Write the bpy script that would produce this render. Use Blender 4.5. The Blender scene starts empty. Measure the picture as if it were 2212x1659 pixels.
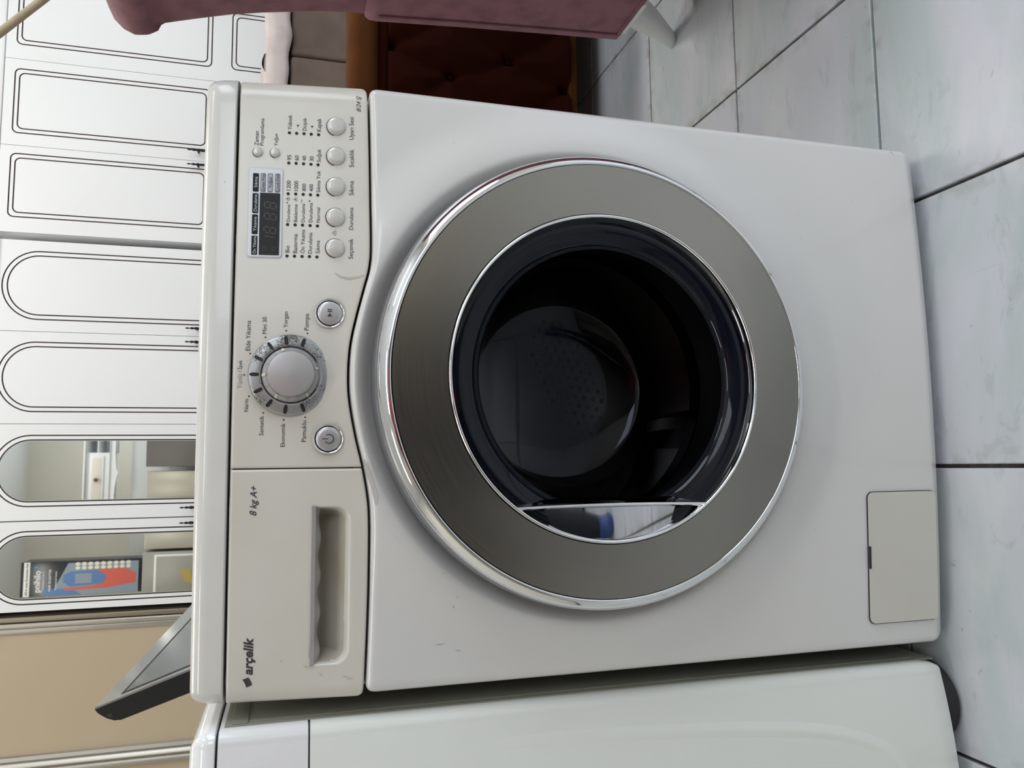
import bpy, bmesh, math, random
import numpy as np
from mathutils import Vector, Matrix
random.seed(7)
R = math.radians
scene = bpy.context.scene
COL = scene.collection

# ------------------------------------------------------------------ camera
cam_d = bpy.data.cameras.new('camera')
cam = bpy.data.objects.new('camera', cam_d)
COL.objects.link(cam)
yaw, pitch, roll = 0.1067, 0.277, 0.0171
fw = Vector((math.sin(yaw) * math.cos(pitch), math.cos(yaw) * math.cos(pitch), -math.sin(pitch)))
r0 = Vector((math.cos(yaw), -math.sin(yaw), 0))
u0 = r0.cross(fw)
rt = r0 * math.cos(roll) + u0 * math.sin(roll)
up = -r0 * math.sin(roll) + u0 * math.cos(roll)
mw = Matrix((-up, rt, -fw)).transposed().to_4x4()      # the phone was held on its side
mw.translation = Vector((-0.0842, -0.7627, 0.7599))
cam.matrix_world = mw
cam_d.sensor_width = 36.0
cam_d.lens = 36.0 * 1685 / 2212
cam_d.clip_start = 0.02
scene.camera = cam

# ------------------------------------------------------------------ light and exposure
scene.view_settings.view_transform = 'Standard'
scene.view_settings.look = 'None'
scene.view_settings.exposure = 0.0
scene.view_settings.gamma = 1.0
scene.view_settings.use_curve_mapping = False
world = bpy.data.worlds.new('world')
scene.world = world
world.use_nodes = True
world.node_tree.nodes['Background'].inputs[0].default_value = (0.80, 0.89, 1.0, 1)
world.node_tree.nodes['Background'].inputs[1].default_value = 1.6

def area(name, loc, target, sx, sy, power, col):
    d = bpy.data.lights.new(name, 'AREA')
    d.shape = 'RECTANGLE'; d.size = sx; d.size_y = sy; d.energy = power; d.color = col
    o = bpy.data.objects.new(name, d); COL.objects.link(o)
    o.location = loc
    o.rotation_euler = (Vector(target) - Vector(loc)).to_track_quat('-Z', 'Y').to_euler()
    return o
area('daylight_right_window', (3.86, -0.9, 2.1), (0, -0.9, 1.4), 3.6, 2.0, 76, (0.86, 0.93, 1.0))
area('daylight_front_window', (1.7, -3.86, 2.4), (0.6, 0, 1.1), 2.6, 1.7, 32, (0.90, 0.95, 1.0))
for lx, ly, lp in ((1.1, 1.9, 38), (-1.0, 1.7, 22), (0.2, -1.9, 13), (2.4, -0.6, 10), (-1.4, -1.2, 16)):  # the last one is added to brighten the plain washing machine
    area('ceiling_light', (lx, ly, 3.68), (lx, ly, 0), 1.2, 0.28, lp, (1.0, 0.965, 0.90))

# ------------------------------------------------------------------ materials
def mat(name, col, rough=0.5, metal=0.0, coat=0.0, spec=0.5, noise=None, bump=None, sheen=0.0, aniso=0.0):
    """noise = (scale, second colour, amount); bump = (scale, strength)"""
    m = bpy.data.materials.new(name); m.use_nodes = True
    nt = m.node_tree; b = nt.nodes['Principled BSDF']
    b.inputs['Base Color'].default_value = (*col, 1)
    b.inputs['Roughness'].default_value = rough
    b.inputs['Metallic'].default_value = metal
    b.inputs['Coat Weight'].default_value = coat
    b.inputs['Coat Roughness'].default_value = 0.06
    b.inputs['Specular IOR Level'].default_value = spec
    b.inputs['Sheen Weight'].default_value = sheen
    b.inputs['Sheen Roughness'].default_value = 0.4
    b.inputs['Anisotropic'].default_value = aniso
    tc = nt.nodes.new('ShaderNodeTexCoord')
    if noise:
        n = nt.nodes.new('ShaderNodeTexNoise'); n.inputs['Scale'].default_value = noise[0]; n.inputs['Detail'].default_value = 5
        r = nt.nodes.new('ShaderNodeMapRange'); r.inputs[1].default_value = 0.42; r.inputs[2].default_value = 0.72
        r.inputs[4].default_value = noise[2]
        mx = nt.nodes.new('ShaderNodeMix'); mx.data_type = 'RGBA'
        mx.inputs[6].default_value = (*col, 1); mx.inputs[7].default_value = (*noise[1], 1)
        nt.links.new(tc.outputs['Object'], n.inputs['Vector'])
        nt.links.new(n.outputs['Fac'], r.inputs[0]); nt.links.new(r.outputs[0], mx.inputs[0])
        nt.links.new(mx.outputs[2], b.inputs['Base Color'])
    if bump:
        n2 = nt.nodes.new('ShaderNodeTexNoise'); n2.inputs['Scale'].default_value = bump[0]; n2.inputs['Detail'].default_value = 6
        bp = nt.nodes.new('ShaderNodeBump'); bp.inputs['Strength'].default_value = bump[1]; bp.inputs['Distance'].default_value = 0.002
        nt.links.new(tc.outputs['Object'], n2.inputs['Vector'])
        nt.links.new(n2.outputs['Fac'], bp.inputs['Height']); nt.links.new(bp.outputs[0], b.inputs['Normal'])
    return m

M = {}
M['enamel'] = mat('white_enamel', (0.72, 0.71, 0.70), 0.22, coat=0.5, noise=(3.5, (0.70, 0.695, 0.68), 0.5))
M['panel'] = mat('cream_plastic', (0.665, 0.64, 0.585), 0.30, coat=0.25, noise=(9, (0.60, 0.57, 0.50), 0.6))
M['lid'] = mat('lid_plastic', (0.68, 0.672, 0.65), 0.24, coat=0.4, noise=(8, (0.61, 0.60, 0.56), 0.5))
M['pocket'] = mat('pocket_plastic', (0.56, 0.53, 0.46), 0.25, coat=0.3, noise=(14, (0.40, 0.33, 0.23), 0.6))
M['dark_gap'] = mat('dark_chassis', (0.03, 0.025, 0.035), 0.6)
M['chrome'] = mat('chrome', (0.82, 0.83, 0.85), 0.06, 1.0)
M['dark_chrome'] = mat('mirror_plated_plastic', (0.60, 0.60, 0.62), 0.04, 1.0)
M['satin'] = mat('satin_silver', (0.40, 0.41, 0.435), 0.36, 0.9)
M['silver'] = mat('silver_plastic', (0.56, 0.55, 0.56), 0.32, 0.55)
M['trim_grey'] = mat('grey_trim_plastic', (0.42, 0.43, 0.45), 0.3, 0.2)
M['button'] = mat('pearl_button', (0.66, 0.64, 0.61), 0.25, 0.15, coat=0.4)
M['ink'] = mat('printed_ink', (0.045, 0.04, 0.05), 0.5)
M['ink_faded'] = mat('faded_ink', (0.30, 0.28, 0.26), 0.5)
M['ink_light'] = mat('pale_print', (0.62, 0.64, 0.68), 0.5)
M['black_gloss'] = mat('black_acrylic', (0.004, 0.006, 0.012), 0.05, coat=0.0, spec=0.28)
M['black'] = mat('black_plastic', (0.006, 0.007, 0.010), 0.45, spec=0.2)
M['rubber'] = mat('dark_rubber', (0.02, 0.02, 0.022), 0.7)
M['lcd'] = mat('display_glass', (0.007, 0.006, 0.005), 0.12, spec=0.12)
M['segment'] = mat('unlit_segment', (0.045, 0.034, 0.022), 0.4)
M['tag_grey'] = mat('indicator_grey', (0.36, 0.38, 0.42), 0.35)
M['bezel'] = mat('display_bezel', (0.46, 0.46, 0.475), 0.25, 0.2)
M['drum'] = mat('drum_steel', (0.26, 0.25, 0.24), 0.30, 1.0)
M['tub'] = mat('tub_grey', (0.10, 0.10, 0.105), 0.4)
M['white2'] = mat('greenish_white_enamel', (0.83, 0.85, 0.81), 0.24, coat=0.5, noise=(3, (0.79, 0.80, 0.75), 0.5))
M['white2_lid'] = mat('bright_white_plastic', (0.84, 0.84, 0.85), 0.12, coat=0.6)
M['shaded_side'] = mat('shade_toned_side_metal', (0.24, 0.24, 0.195), 0.4)  # steel grey, darkened to hold the shade of the gap between the machines
M['wardrobe'] = mat('white_wardrobe_foil', (0.80, 0.805, 0.81), 0.38, noise=(2.2, (0.765, 0.765, 0.76), 0.6))
M['groove'] = mat('engraved_brown_line', (0.085, 0.060, 0.057), 0.7)
M['mirror'] = mat('mirror_silver', (0.90, 0.92, 0.90), 0.015, 1.0)
M['mirror_edge'] = mat('mirror_edge_green', (0.42, 0.48, 0.44), 0.2)
M['iron'] = mat('black_iron', (0.02, 0.018, 0.02), 0.45, 0.6)
M['beige'] = mat('beige_gloss_panel', (0.50, 0.405, 0.285), 0.16, coat=0.3, noise=(1.5, (0.47, 0.38, 0.26), 0.5))
M['alu'] = mat('aluminium_profile', (0.46, 0.43, 0.38), 0.35, 0.85)
M['alu_dark'] = mat('bronze_profile', (0.34, 0.29, 0.22), 0.35, 0.6)
M['brownwood'] = mat('dark_brown_wood', (0.035, 0.018, 0.010), 0.5)
M['screen'] = mat('tv_glass', (0.20, 0.20, 0.19), 0.10, 0.8)
M['tv_bezel'] = mat('tv_glossy_bezel', (0.30, 0.30, 0.29), 0.14, 0.8)
M['pink'] = mat('dusty_pink_velvet', (0.255, 0.112, 0.140), 0.85, sheen=0.15, noise=(26, (0.170, 0.070, 0.090), 0.95), bump=(60, 0.35))
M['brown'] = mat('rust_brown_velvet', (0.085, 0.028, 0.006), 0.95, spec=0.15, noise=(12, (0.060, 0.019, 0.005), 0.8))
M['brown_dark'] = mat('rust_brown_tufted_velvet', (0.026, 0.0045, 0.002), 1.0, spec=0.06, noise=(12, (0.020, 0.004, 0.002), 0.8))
M['taupe'] = mat('taupe_fabric', (0.155, 0.110, 0.090), 0.9, noise=(18, (0.125, 0.09, 0.072), 0.8), bump=(150, 0.3))
M['cream_cloth'] = mat('cream_cloth', (0.62, 0.54, 0.52), 0.9, noise=(14, (0.52, 0.44, 0.42), 0.8), bump=(60, 0.4))
M['white_leg'] = mat('white_lacquer', (0.72, 0.73, 0.72), 0.4)
M['grout'] = mat('dark_grout', (0.050, 0.043, 0.042), 0.9, noise=(90, (0.16, 0.15, 0.14), 0.55))
M['wall'] = mat('cream_wall_paint', (0.72, 0.68, 0.59), 0.8, noise=(2, (0.68, 0.64, 0.55), 0.5))
M['ceiling'] = mat('ceiling_paint', (0.80, 0.79, 0.76), 0.85)
M['pole'] = mat('pale_wood', (0.44, 0.36, 0.23), 0.5, noise=(30, (0.36, 0.28, 0.17), 0.6))
M['fridge'] = mat('grey_fridge', (0.34, 0.33, 0.30), 0.35, 0.3)
M['fridge_dark'] = mat('dark_grey_fridge', (0.16, 0.15, 0.145), 0.35, 0.3)
M['steel_box'] = mat('champagne_fridge', (0.50, 0.47, 0.40), 0.3, 0.3)
M['lightgrey'] = mat('light_grey_board', (0.62, 0.63, 0.63), 0.7)
M['knobwood'] = mat('brown_knob', (0.18, 0.06, 0.03), 0.4)
M['yellow'] = mat('yellow_paper', (0.50, 0.36, 0.10), 0.7)
M['stain'] = mat('yellowed_stain', (0.50, 0.485, 0.42), 0.55)
M['stain_body'] = mat('grey_smudge', (0.62, 0.60, 0.575), 0.5)
M['scratch'] = mat('scuff_mark', (0.30, 0.28, 0.26), 0.6)
M['rust'] = mat('rust_spot', (0.22, 0.12, 0.04), 0.7)
M['bx_black'] = mat('packaging_black', (0.012, 0.013, 0.02), 0.25)
M['bx_white'] = mat('packaging_white', (0.80, 0.78, 0.78), 0.3)
M['bx_blue'] = mat('packaging_blue', (0.10, 0.20, 0.42), 0.3)
M['bx_steel'] = mat('packaging_grey_blue', (0.25, 0.30, 0.36), 0.3)
M['bx_red'] = mat('packaging_red', (0.62, 0.12, 0.09), 0.3)
M['bx_pale'] = mat('packaging_pale', (0.75, 0.72, 0.60), 0.3)

# tinted door glass: mostly see-through, mirror-like at grazing angles
def glass(name, tint, rough=0.03, ior=1.5, extra=0.0):
    m = bpy.data.materials.new(name); m.use_nodes = True
    nt = m.node_tree; nt.nodes.clear()
    out = nt.nodes.new('ShaderNodeOutputMaterial'); mx = nt.nodes.new('ShaderNodeMixShader')
    tr = nt.nodes.new('ShaderNodeBsdfTransparent'); gl = nt.nodes.new('ShaderNodeBsdfGlossy'); fr = nt.nodes.new('ShaderNodeFresnel')
    tr.inputs[0].default_value = (*tint, 1); gl.inputs['Roughness'].default_value = rough; fr.inputs[0].default_value = ior
    gl.inputs[0].default_value = (0.30, 0.31, 0.35, 1)
    nt.links.new(fr.outputs[0], mx.inputs[0]); nt.links.new(tr.outputs[0], mx.inputs[1]); nt.links.new(gl.outputs[0], mx.inputs[2])
    nt.links.new(mx.outputs[0], out.inputs[0])
    return m
M['bowl'] = glass('bowl_glass', (0.62, 0.63, 0.66), 0.03, 1.62)

# brushed steel with brush lines running round the door
def brushed():
    m = mat('brushed_steel', (0.29, 0.275, 0.250), 0.30, 1.0, aniso=0.8)
    nt = m.node_tree; b = nt.nodes['Principled BSDF']
    tg = nt.nodes.new('ShaderNodeTangent'); tg.direction_type = 'RADIAL'; tg.axis = 'Y'
    nt.links.new(tg.outputs[0], b.inputs['Tangent'])
    tc = nt.nodes.new('ShaderNodeTexCoord'); sp = nt.nodes.new('ShaderNodeSeparateXYZ'); nt.links.new(tc.outputs['Object'], sp.inputs[0])
    def math_(op, a, bb=None):
        n = nt.nodes.new('ShaderNodeMath'); n.operation = op
        for i, v in enumerate((a, bb)):
            if v is None: continue
            if isinstance(v, (int, float)): n.inputs[i].default_value = v
            else: nt.links.new(v, n.inputs[i])
        return n.outputs[0]
    rad = math_('SQRT', math_('ADD', math_('MULTIPLY', sp.outputs[0], sp.outputs[0]), math_('MULTIPLY', sp.outputs[2], sp.outputs[2])))
    ang = math_('ARCTAN2', sp.outputs[2], sp.outputs[0])
    cb = nt.nodes.new('ShaderNodeCombineXYZ')
    nt.links.new(math_('MULTIPLY', rad, 900.0), cb.inputs[0]); nt.links.new(math_('MULTIPLY', ang, 2.2), cb.inputs[1])
    n = nt.nodes.new('ShaderNodeTexNoise'); n.inputs['Scale'].default_value = 1.0; n.inputs['Detail'].default_value = 3
    nt.links.new(cb.outputs[0], n.inputs['Vector'])
    mr = nt.nodes.new('ShaderNodeMapRange'); mr.inputs[3].default_value = 0.15; mr.inputs[4].default_value = 0.26
    nt.links.new(n.outputs['Fac'], mr.inputs[0]); nt.links.new(mr.outputs[0], b.inputs['Roughness'])
    bp = nt.nodes.new('ShaderNodeBump'); bp.inputs['Strength'].default_value = 0.05; bp.inputs['Distance'].default_value = 0.0003
    nt.links.new(n.outputs['Fac'], bp.inputs['Height']); nt.links.new(bp.outputs[0], b.inputs['Normal'])
    return m
M['brushed'] = brushed()

# worn knob ring: grey plating speckled with dark corrosion
def worn():
    m = mat('corroded_silver_plating', (0.42, 0.43, 0.44), 0.35, 0.6)
    nt = m.node_tree; b = nt.nodes['Principled BSDF']
    tc = nt.nodes.new('ShaderNodeTexCoord')
    n = nt.nodes.new('ShaderNodeTexNoise'); n.inputs['Scale'].default_value = 900; n.inputs['Detail'].default_value = 3
    n2 = nt.nodes.new('ShaderNodeTexNoise'); n2.inputs['Scale'].default_value = 38; n2.inputs['Detail'].default_value = 2
    ad = nt.nodes.new('ShaderNodeMath'); ad.operation = 'ADD'
    mr = nt.nodes.new('ShaderNodeMapRange'); mr.inputs[1].default_value = 1.06; mr.inputs[2].default_value = 1.18
    mx = nt.nodes.new('ShaderNodeMix'); mx.data_type = 'RGBA'
    mx.inputs[6].default_value = (0.42, 0.43, 0.44, 1); mx.inputs[7].default_value = (0.10, 0.09, 0.08, 1)
    nt.links.new(tc.outputs['Object'], n.inputs['Vector']); nt.links.new(tc.outputs['Object'], n2.inputs['Vector'])
    nt.links.new(n.outputs['Fac'], ad.inputs[0]); nt.links.new(n2.outputs['Fac'], ad.inputs[1])
    nt.links.new(ad.outputs[0], mr.inputs[0]); nt.links.new(mr.outputs[0], mx.inputs[0]); nt.links.new(mx.outputs[2], b.inputs['Base Color'])
    return m
M['worn'] = worn()

# marble-print ceramic tile, different on every tile
def tile_mat():
    m = bpy.data.materials.new('marble_print_tile'); m.use_nodes = True
    nt = m.node_tree; b = nt.nodes['Principled BSDF']
    b.inputs['Roughness'].default_value = 0.30; b.inputs['Coat Weight'].default_value = 0.15
    geo = nt.nodes.new('ShaderNodeNewGeometry'); oi = nt.nodes.new('ShaderNodeObjectInfo')
    sc = nt.nodes.new('ShaderNodeVectorMath'); sc.operation = 'SCALE'; sc.inputs[3].default_value = 11.0
    cb = nt.nodes.new('ShaderNodeCombineXYZ')
    nt.links.new(oi.outputs['Random'], cb.inputs[0]); nt.links.new(oi.outputs['Random'], cb.inputs[2])
    nt.links.new(cb.outputs[0], sc.inputs[0])
    ad = nt.nodes.new('ShaderNodeVectorMath'); nt.links.new(geo.outputs['Position'], ad.inputs[0]); nt.links.new(sc.outputs[0], ad.inputs[1])
    mp = nt.nodes.new('ShaderNodeMapping'); mp.inputs['Rotation'].default_value = (0, 0, R(38)); mp.inputs['Scale'].default_value = (2.0, 5.5, 2.0)
    nt.links.new(ad.outputs[0], mp.inputs['Vector'])
    def noise(scale, detail, src, dist=0.0, rough=0.55):
        n = nt.nodes.new('ShaderNodeTexNoise'); n.inputs['Scale'].default_value = scale; n.inputs['Detail'].default_value = detail
        n.inputs['Distortion'].default_value = dist; n.inputs['Roughness'].default_value = rough
        nt.links.new(src, n.inputs['Vector']); return n.outputs['Fac']
    def rng(src, a, bb, c=0.0, d=1.0):
        n = nt.nodes.new('ShaderNodeMapRange'); n.inputs[1].default_value = a; n.inputs[2].default_value = bb; n.inputs[3].default_value = c; n.inputs[4].default_value = d
        nt.links.new(src, n.inputs[0]); return n.outputs[0]
    def mix(fac, a, col):
        n = nt.nodes.new('ShaderNodeMix'); n.data_type = 'RGBA'; nt.links.new(fac, n.inputs[0])
        if isinstance(a, tuple): n.inputs[6].default_value = (*a, 1)
        else: nt.links.new(a, n.inputs[6])
        n.inputs[7].default_value = (*col, 1); return n.outputs[2]
    c = mix(rng(noise(1.3, 6, mp.outputs[0], 0.8), 0.40, 0.66, 0, 0.85), (0.62, 0.64, 0.70), (0.48, 0.56, 0.555))
    c = mix(rng(noise(0.8, 4, mp.outputs[0], 1.5), 0.50, 0.72, 0, 0.8), c, (0.70, 0.715, 0.74))
    c = mix(rng(noise(3.2, 7, mp.outputs[0], 2.2, 0.65), 0.585, 0.66, 0, 0.35), c, (0.40, 0.43, 0.44))
    c = mix(rng(noise(55, 3, ad.outputs[0], 0.5, 0.7), 0.69, 0.74, 0, 0.55), c, (0.25, 0.25, 0.26))
    mp2 = nt.nodes.new('ShaderNodeMapping'); mp2.inputs['Rotation'].default_value = (0, 0, R(-52)); mp2.inputs['Scale'].default_value = (150, 9, 1)
    nt.links.new(ad.outputs[0], mp2.inputs['Vector'])
    c = mix(rng(noise(1.0, 2, mp2.outputs[0], 0.3), 0.75, 0.80, 0, 0.4), c, (0.30, 0.29, 0.29))
    # grime creeping in from the joints (object-space distance to the tile's edge)
    tc = nt.nodes.new('ShaderNodeTexCoord'); ab = nt.nodes.new('ShaderNodeVectorMath'); ab.operation = 'ABSOLUTE'
    nt.links.new(tc.outputs['Object'], ab.inputs[0])
    sx = nt.nodes.new('ShaderNodeSeparateXYZ'); nt.links.new(ab.outputs[0], sx.inputs[0])
    mm = nt.nodes.new('ShaderNodeMath'); mm.operation = 'MAXIMUM'; nt.links.new(sx.outputs[0], mm.inputs[0]); nt.links.new(sx.outputs[1], mm.inputs[1])
    g = rng(mm.outputs[0], 0.145, 0.166, 0, 1)
    mu = nt.nodes.new('ShaderNodeMath'); mu.operation = 'MULTIPLY'; nt.links.new(g, mu.inputs[0])
    nt.links.new(rng(noise(30, 4, ad.outputs[0], 0.4), 0.47, 0.68, 0, 0.75), mu.inputs[1])
    c = mix(mu.outputs[0], c, (0.36, 0.35, 0.31))
    nt.links.new(c, b.inputs['Base Color'])
    return m
M['tile'] = tile_mat()

# ------------------------------------------------------------------ helpers
def link(name, me, parent=None, mats=()):
    o = bpy.data.objects.new(name, me); COL.objects.link(o)
    for m in mats: me.materials.append(m)
    if parent is not None:
        o.parent = parent
        o.matrix_parent_inverse = WM[parent.name].inverted()
    WM[o.name] = Matrix.Identity(4)
    return o
WM = {}
def smooth(me, angle=35):
    me.polygons.foreach_set('use_smooth', [True] * len(me.polygons))
    try: me.set_sharp_from_angle(angle=R(angle))
    except Exception: pass
def mesh(name, verts, faces, m, parent=None, sm=True, angle=35, mi=None):
    me = bpy.data.meshes.new(name)
    me.from_pydata([tuple(v) for v in verts], [], faces)
    me.update()
    ms = m if isinstance(m, (list, tuple)) else [m]
    o = link(name, me, parent, ms)
    if mi: me.polygons.foreach_set('material_index', mi)
    if sm: smooth(me, angle)
    return o
def frombm(name, bm, m, parent=None, sm=True, angle=35):
    bmesh.ops.recalc_face_normals(bm, faces=bm.faces)
    me = bpy.data.meshes.new(name); bm.to_mesh(me); bm.free()
    o = link(name, me, parent, m if isinstance(m, (list, tuple)) else [m])
    if sm: smooth(me, angle)
    return o
def thing(name, label, cat, loc=(0, 0, 0), group=None):
    o = bpy.data.objects.new(name, None); COL.objects.link(o)
    o.location = loc; o.empty_display_size = 0.1
    WM[o.name] = Matrix.Translation(loc)
    o['label'] = label; o['category'] = cat
    if group: o['group'] = group
    return o
def tag(o, label, cat, group=None):
    o['label'] = label; o['category'] = cat
    if group: o['group'] = group
    return o
def bmbox(bm, x0, x1, y0, y1, z0, z1, bev=0.0, seg=2):
    r = bmesh.ops.create_cube(bm, size=1)
    vs = r['verts']
    for v in vs:
        v.co = Vector((x0 + (v.co.x + .5) * (x1 - x0), y0 + (v.co.y + .5) * (y1 - y0), z0 + (v.co.z + .5) * (z1 - z0)))
    if bev:
        es = list({e for v in vs for e in v.link_edges})
        bmesh.ops.bevel(bm, geom=es, offset=bev, segments=seg, affect='EDGES', profile=0.5)
def box(name, b, m, parent=None, bev=0.0, seg=2, **k):
    bm = bmesh.new(); bmbox(bm, *b, bev=bev, seg=seg); return frombm(name, bm, m, parent, **k)
def lathe(name, prof, m, parent=None, c=(0, 0), seg=160, angle=40, mi=None, arc=None):
    """profile (radius, y) turned round the y axis through x,z = c"""
    vs, fs, mis = [], [], []
    for i in range(seg):
        a = 2 * math.pi * i / seg
        for r, y in prof: vs.append((c[0] + r * math.cos(a), y, c[1] + r * math.sin(a)))
    n = len(prof)
    for i in range(seg):
        j = (i + 1) % seg
        for k in range(n - 1):
            fs.append((i * n + k, j * n + k, j * n + k + 1, i * n + k + 1))
            if mi: mis.append(mi[k])
    return mesh(name, vs, fs, m, parent, angle=angle, mi=mis or None)
def zlathe(bm, cx, cy, prof, seg=24, top=None):
    """profile (radius, z) round a vertical or leaning axis; top = (dx, dy) shift at z"""
    rings = []
    for r, z, dx, dy in prof:
        rings.append([bm.verts.new((cx + dx + r * math.cos(2 * math.pi * i / seg), cy + dy + r * math.sin(2 * math.pi * i / seg), z)) for i in range(seg)])
    for a, b in zip(rings, rings[1:]):
        for i in range(seg): bm.faces.new((a[i], a[(i + 1) % seg], b[(i + 1) % seg], b[i]))
    bm.faces.new(rings[0][::-1]); bm.faces.new(rings[-1])
def tube(bm, pts, rad, seg=10, cap=True):
    pts = [Vector(p) for p in pts]; rings = []
    rads = rad if isinstance(rad, (list, tuple)) else [rad] * len(pts)
    for i, p in enumerate(pts):
        t = (pts[min(i + 1, len(pts) - 1)] - pts[max(i - 1, 0)]).normalized()
        a = t.orthogonal().normalized() if i == 0 else (pa - t * pa.dot(t)).normalized()
        pa = a; b = t.cross(a)
        rings.append([bm.verts.new(p + (a * math.cos(2 * math.pi * k / seg) + b * math.sin(2 * math.pi * k / seg)) * rads[i]) for k in range(seg)])
    for a, b in zip(rings, rings[1:]):
        for k in range(seg): bm.faces.new((a[k], a[(k + 1) % seg], b[(k + 1) % seg], b[k]))
    if cap: bm.faces.new(rings[0][::-1]); bm.faces.new(rings[-1])
def ss(e0, e1, x):
    t = min(1.0, max(0.0, (x - e0) / (e1 - e0))); return t * t * (3 - 2 * t)
def edge_samples(a, b, n, r, k=6):
    """sample a..b, dense inside the rounding radius r at both ends"""
    c = [r * (1 - math.cos(math.pi / 2 * i / k)) for i in range(k)]
    mid = list(np.linspace(a + r, b - r, n))
    return [a + v for v in c] + mid + [b - v for v in reversed(c)]
def rnd(d, r):
    if d >= r: return 0.0
    return r - math.sqrt(max(0.0, r * r - (r - d) ** 2))
def patch(name, xs, nz, zlo, zhi, yfn, back, r, m, parent, skip=None, angle=50, rz=None, zs=None):
    """front sheet over the area zlo(x)..zhi(x), edges rolled back with radius r and closed to y = back"""
    rz = rz or r
    V, F = [], []
    nx = len(xs); x0, x1 = xs[0], xs[-1]
    k = 6; ts = None
    cols = []
    for x in xs:
        a, b = zlo(x), zhi(x)
        zz = edge_samples(a, b, nz, rz) if zs is None else [a + (b - a) * t for t in zs]
        col = []
        for z in zz:
            d = min(x - x0, x1 - x); e = min(z - a, b - z)
            y = yfn(x, z) + rnd(d, r) + rnd(e, rz) - (min(rnd(d, r), rnd(e, rz)) * 0.4)
            col.append(len(V)); V.append((x, y, z))
        cols.append(col)
    n = len(cols[0])
    for i in range(nx - 1):
        for j in range(n - 1):
            q = (cols[i][j], cols[i + 1][j], cols[i + 1][j + 1], cols[i][j + 1])
            if skip:
                cx = sum(V[t][0] for t in q) / 4; cz = sum(V[t][2] for t in q) / 4
                if skip(cx, cz): continue
            F.append(q)
    loop = [cols[i][0] for i in range(nx)] + [cols[-1][j] for j in range(1, n)] + [cols[i][-1] for i in range(nx - 2, -1, -1)] + [cols[0][j] for j in range(n - 2, 0, -1)]
    bk = []
    for v in loop: bk.append(len(V)); V.append((V[v][0], back, V[v][2]))
    L = len(loop)
    for i in range(L): F.append((loop[(i + 1) % L], loop[i], bk[i], bk[(i + 1) % L]))
    return mesh(name, V, F, m, parent, angle=angle)
def prism(name, pts, yfn, th, m, parent, bev=0.0):
    """flat outline (x,z) laid on the surface yfn with thickness th towards the viewer"""
    n = len(pts); cx = sum(p[0] for p in pts) / n; cz = sum(p[1] for p in pts) / n
    V = [(x, yfn(x, z), z) for x, z in pts]
    V += [(cx + (x - cx) * (1 - bev), yfn(x, z) - th, cz + (z - cz) * (1 - bev)) for x, z in pts]
    F = [tuple(range(n, 2 * n))] + [(i, (i + 1) % n, n + (i + 1) % n, n + i) for i in range(n)]
    me = bpy.data.meshes.new(name); me.from_pydata(V, [], F); me.update()
    o = link(name, me, parent, [m])
    bm = bmesh.new(); bm.from_mesh(me); bmesh.ops.recalc_face_normals(bm, faces=bm.faces)
    bmesh.ops.triangulate(bm, faces=[f for f in bm.faces if len(f.verts) > 4]); bm.to_mesh(me); bm.free()
    return o
def rrect(x0, x1, z0, z1, r, k=5):
    P = []
    for cx, cz, a0 in ((x1 - r, z1 - r, 0), (x0 + r, z1 - r, 90), (x0 + r, z0 + r, 180), (x1 - r, z0 + r, 270)):
        for i in range(k + 1):
            a = R(a0 + 90 * i / k); P.append((cx + r * math.cos(a), cz + r * math.sin(a)))
    return P
def circ(cx, cz, r, n=20): return [(cx + r * math.cos(2 * math.pi * i / n), cz + r * math.sin(2 * math.pi * i / n)) for i in range(n)]
def polyline(pts, w):
    """ribbon outline round a polyline (x,z)"""
    L, Rr = [], []
    for i, p in enumerate(pts):
        a = Vector(pts[max(i - 1, 0)]); b = Vector(pts[min(i + 1, len(pts) - 1)]); t = (b - a).normalized(); nn = Vector((-t.y, t.x))
        ww = w[i] if isinstance(w, (list, tuple)) else w
        L.append(tuple(Vector(p) + nn * ww / 2)); Rr.append(tuple(Vector(p) - nn * ww / 2))
    return L + Rr[::-1]
def strip(name, pts, w, yfn, off, m, parent, closed=False):
    """thin ribbon as quads along a polyline on the surface"""
    V, F = [], []; n = len(pts)
    for i, p in enumerate(pts):
        if closed: a, b = Vector(pts[i - 1]), Vector(pts[(i + 1) % n])
        else: a, b = Vector(pts[max(i - 1, 0)]), Vector(pts[min(i + 1, n - 1)])
        t = (b - a).normalized(); nn = Vector((-t.y, t.x))
        ww = w[i] if isinstance(w, (list, tuple)) else w
        for s in (1, -1):
            q = Vector(p) + nn * ww / 2 * s; V.append((q.x, yfn(q.x, q.y) - off, q.y))
    for i in range(n if closed else n - 1):
        j = (i + 1) % n; F.append((2 * i, 2 * j, 2 * j + 1, 2 * i + 1))
    return mesh(name, V, F, m, parent, sm=False)
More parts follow.
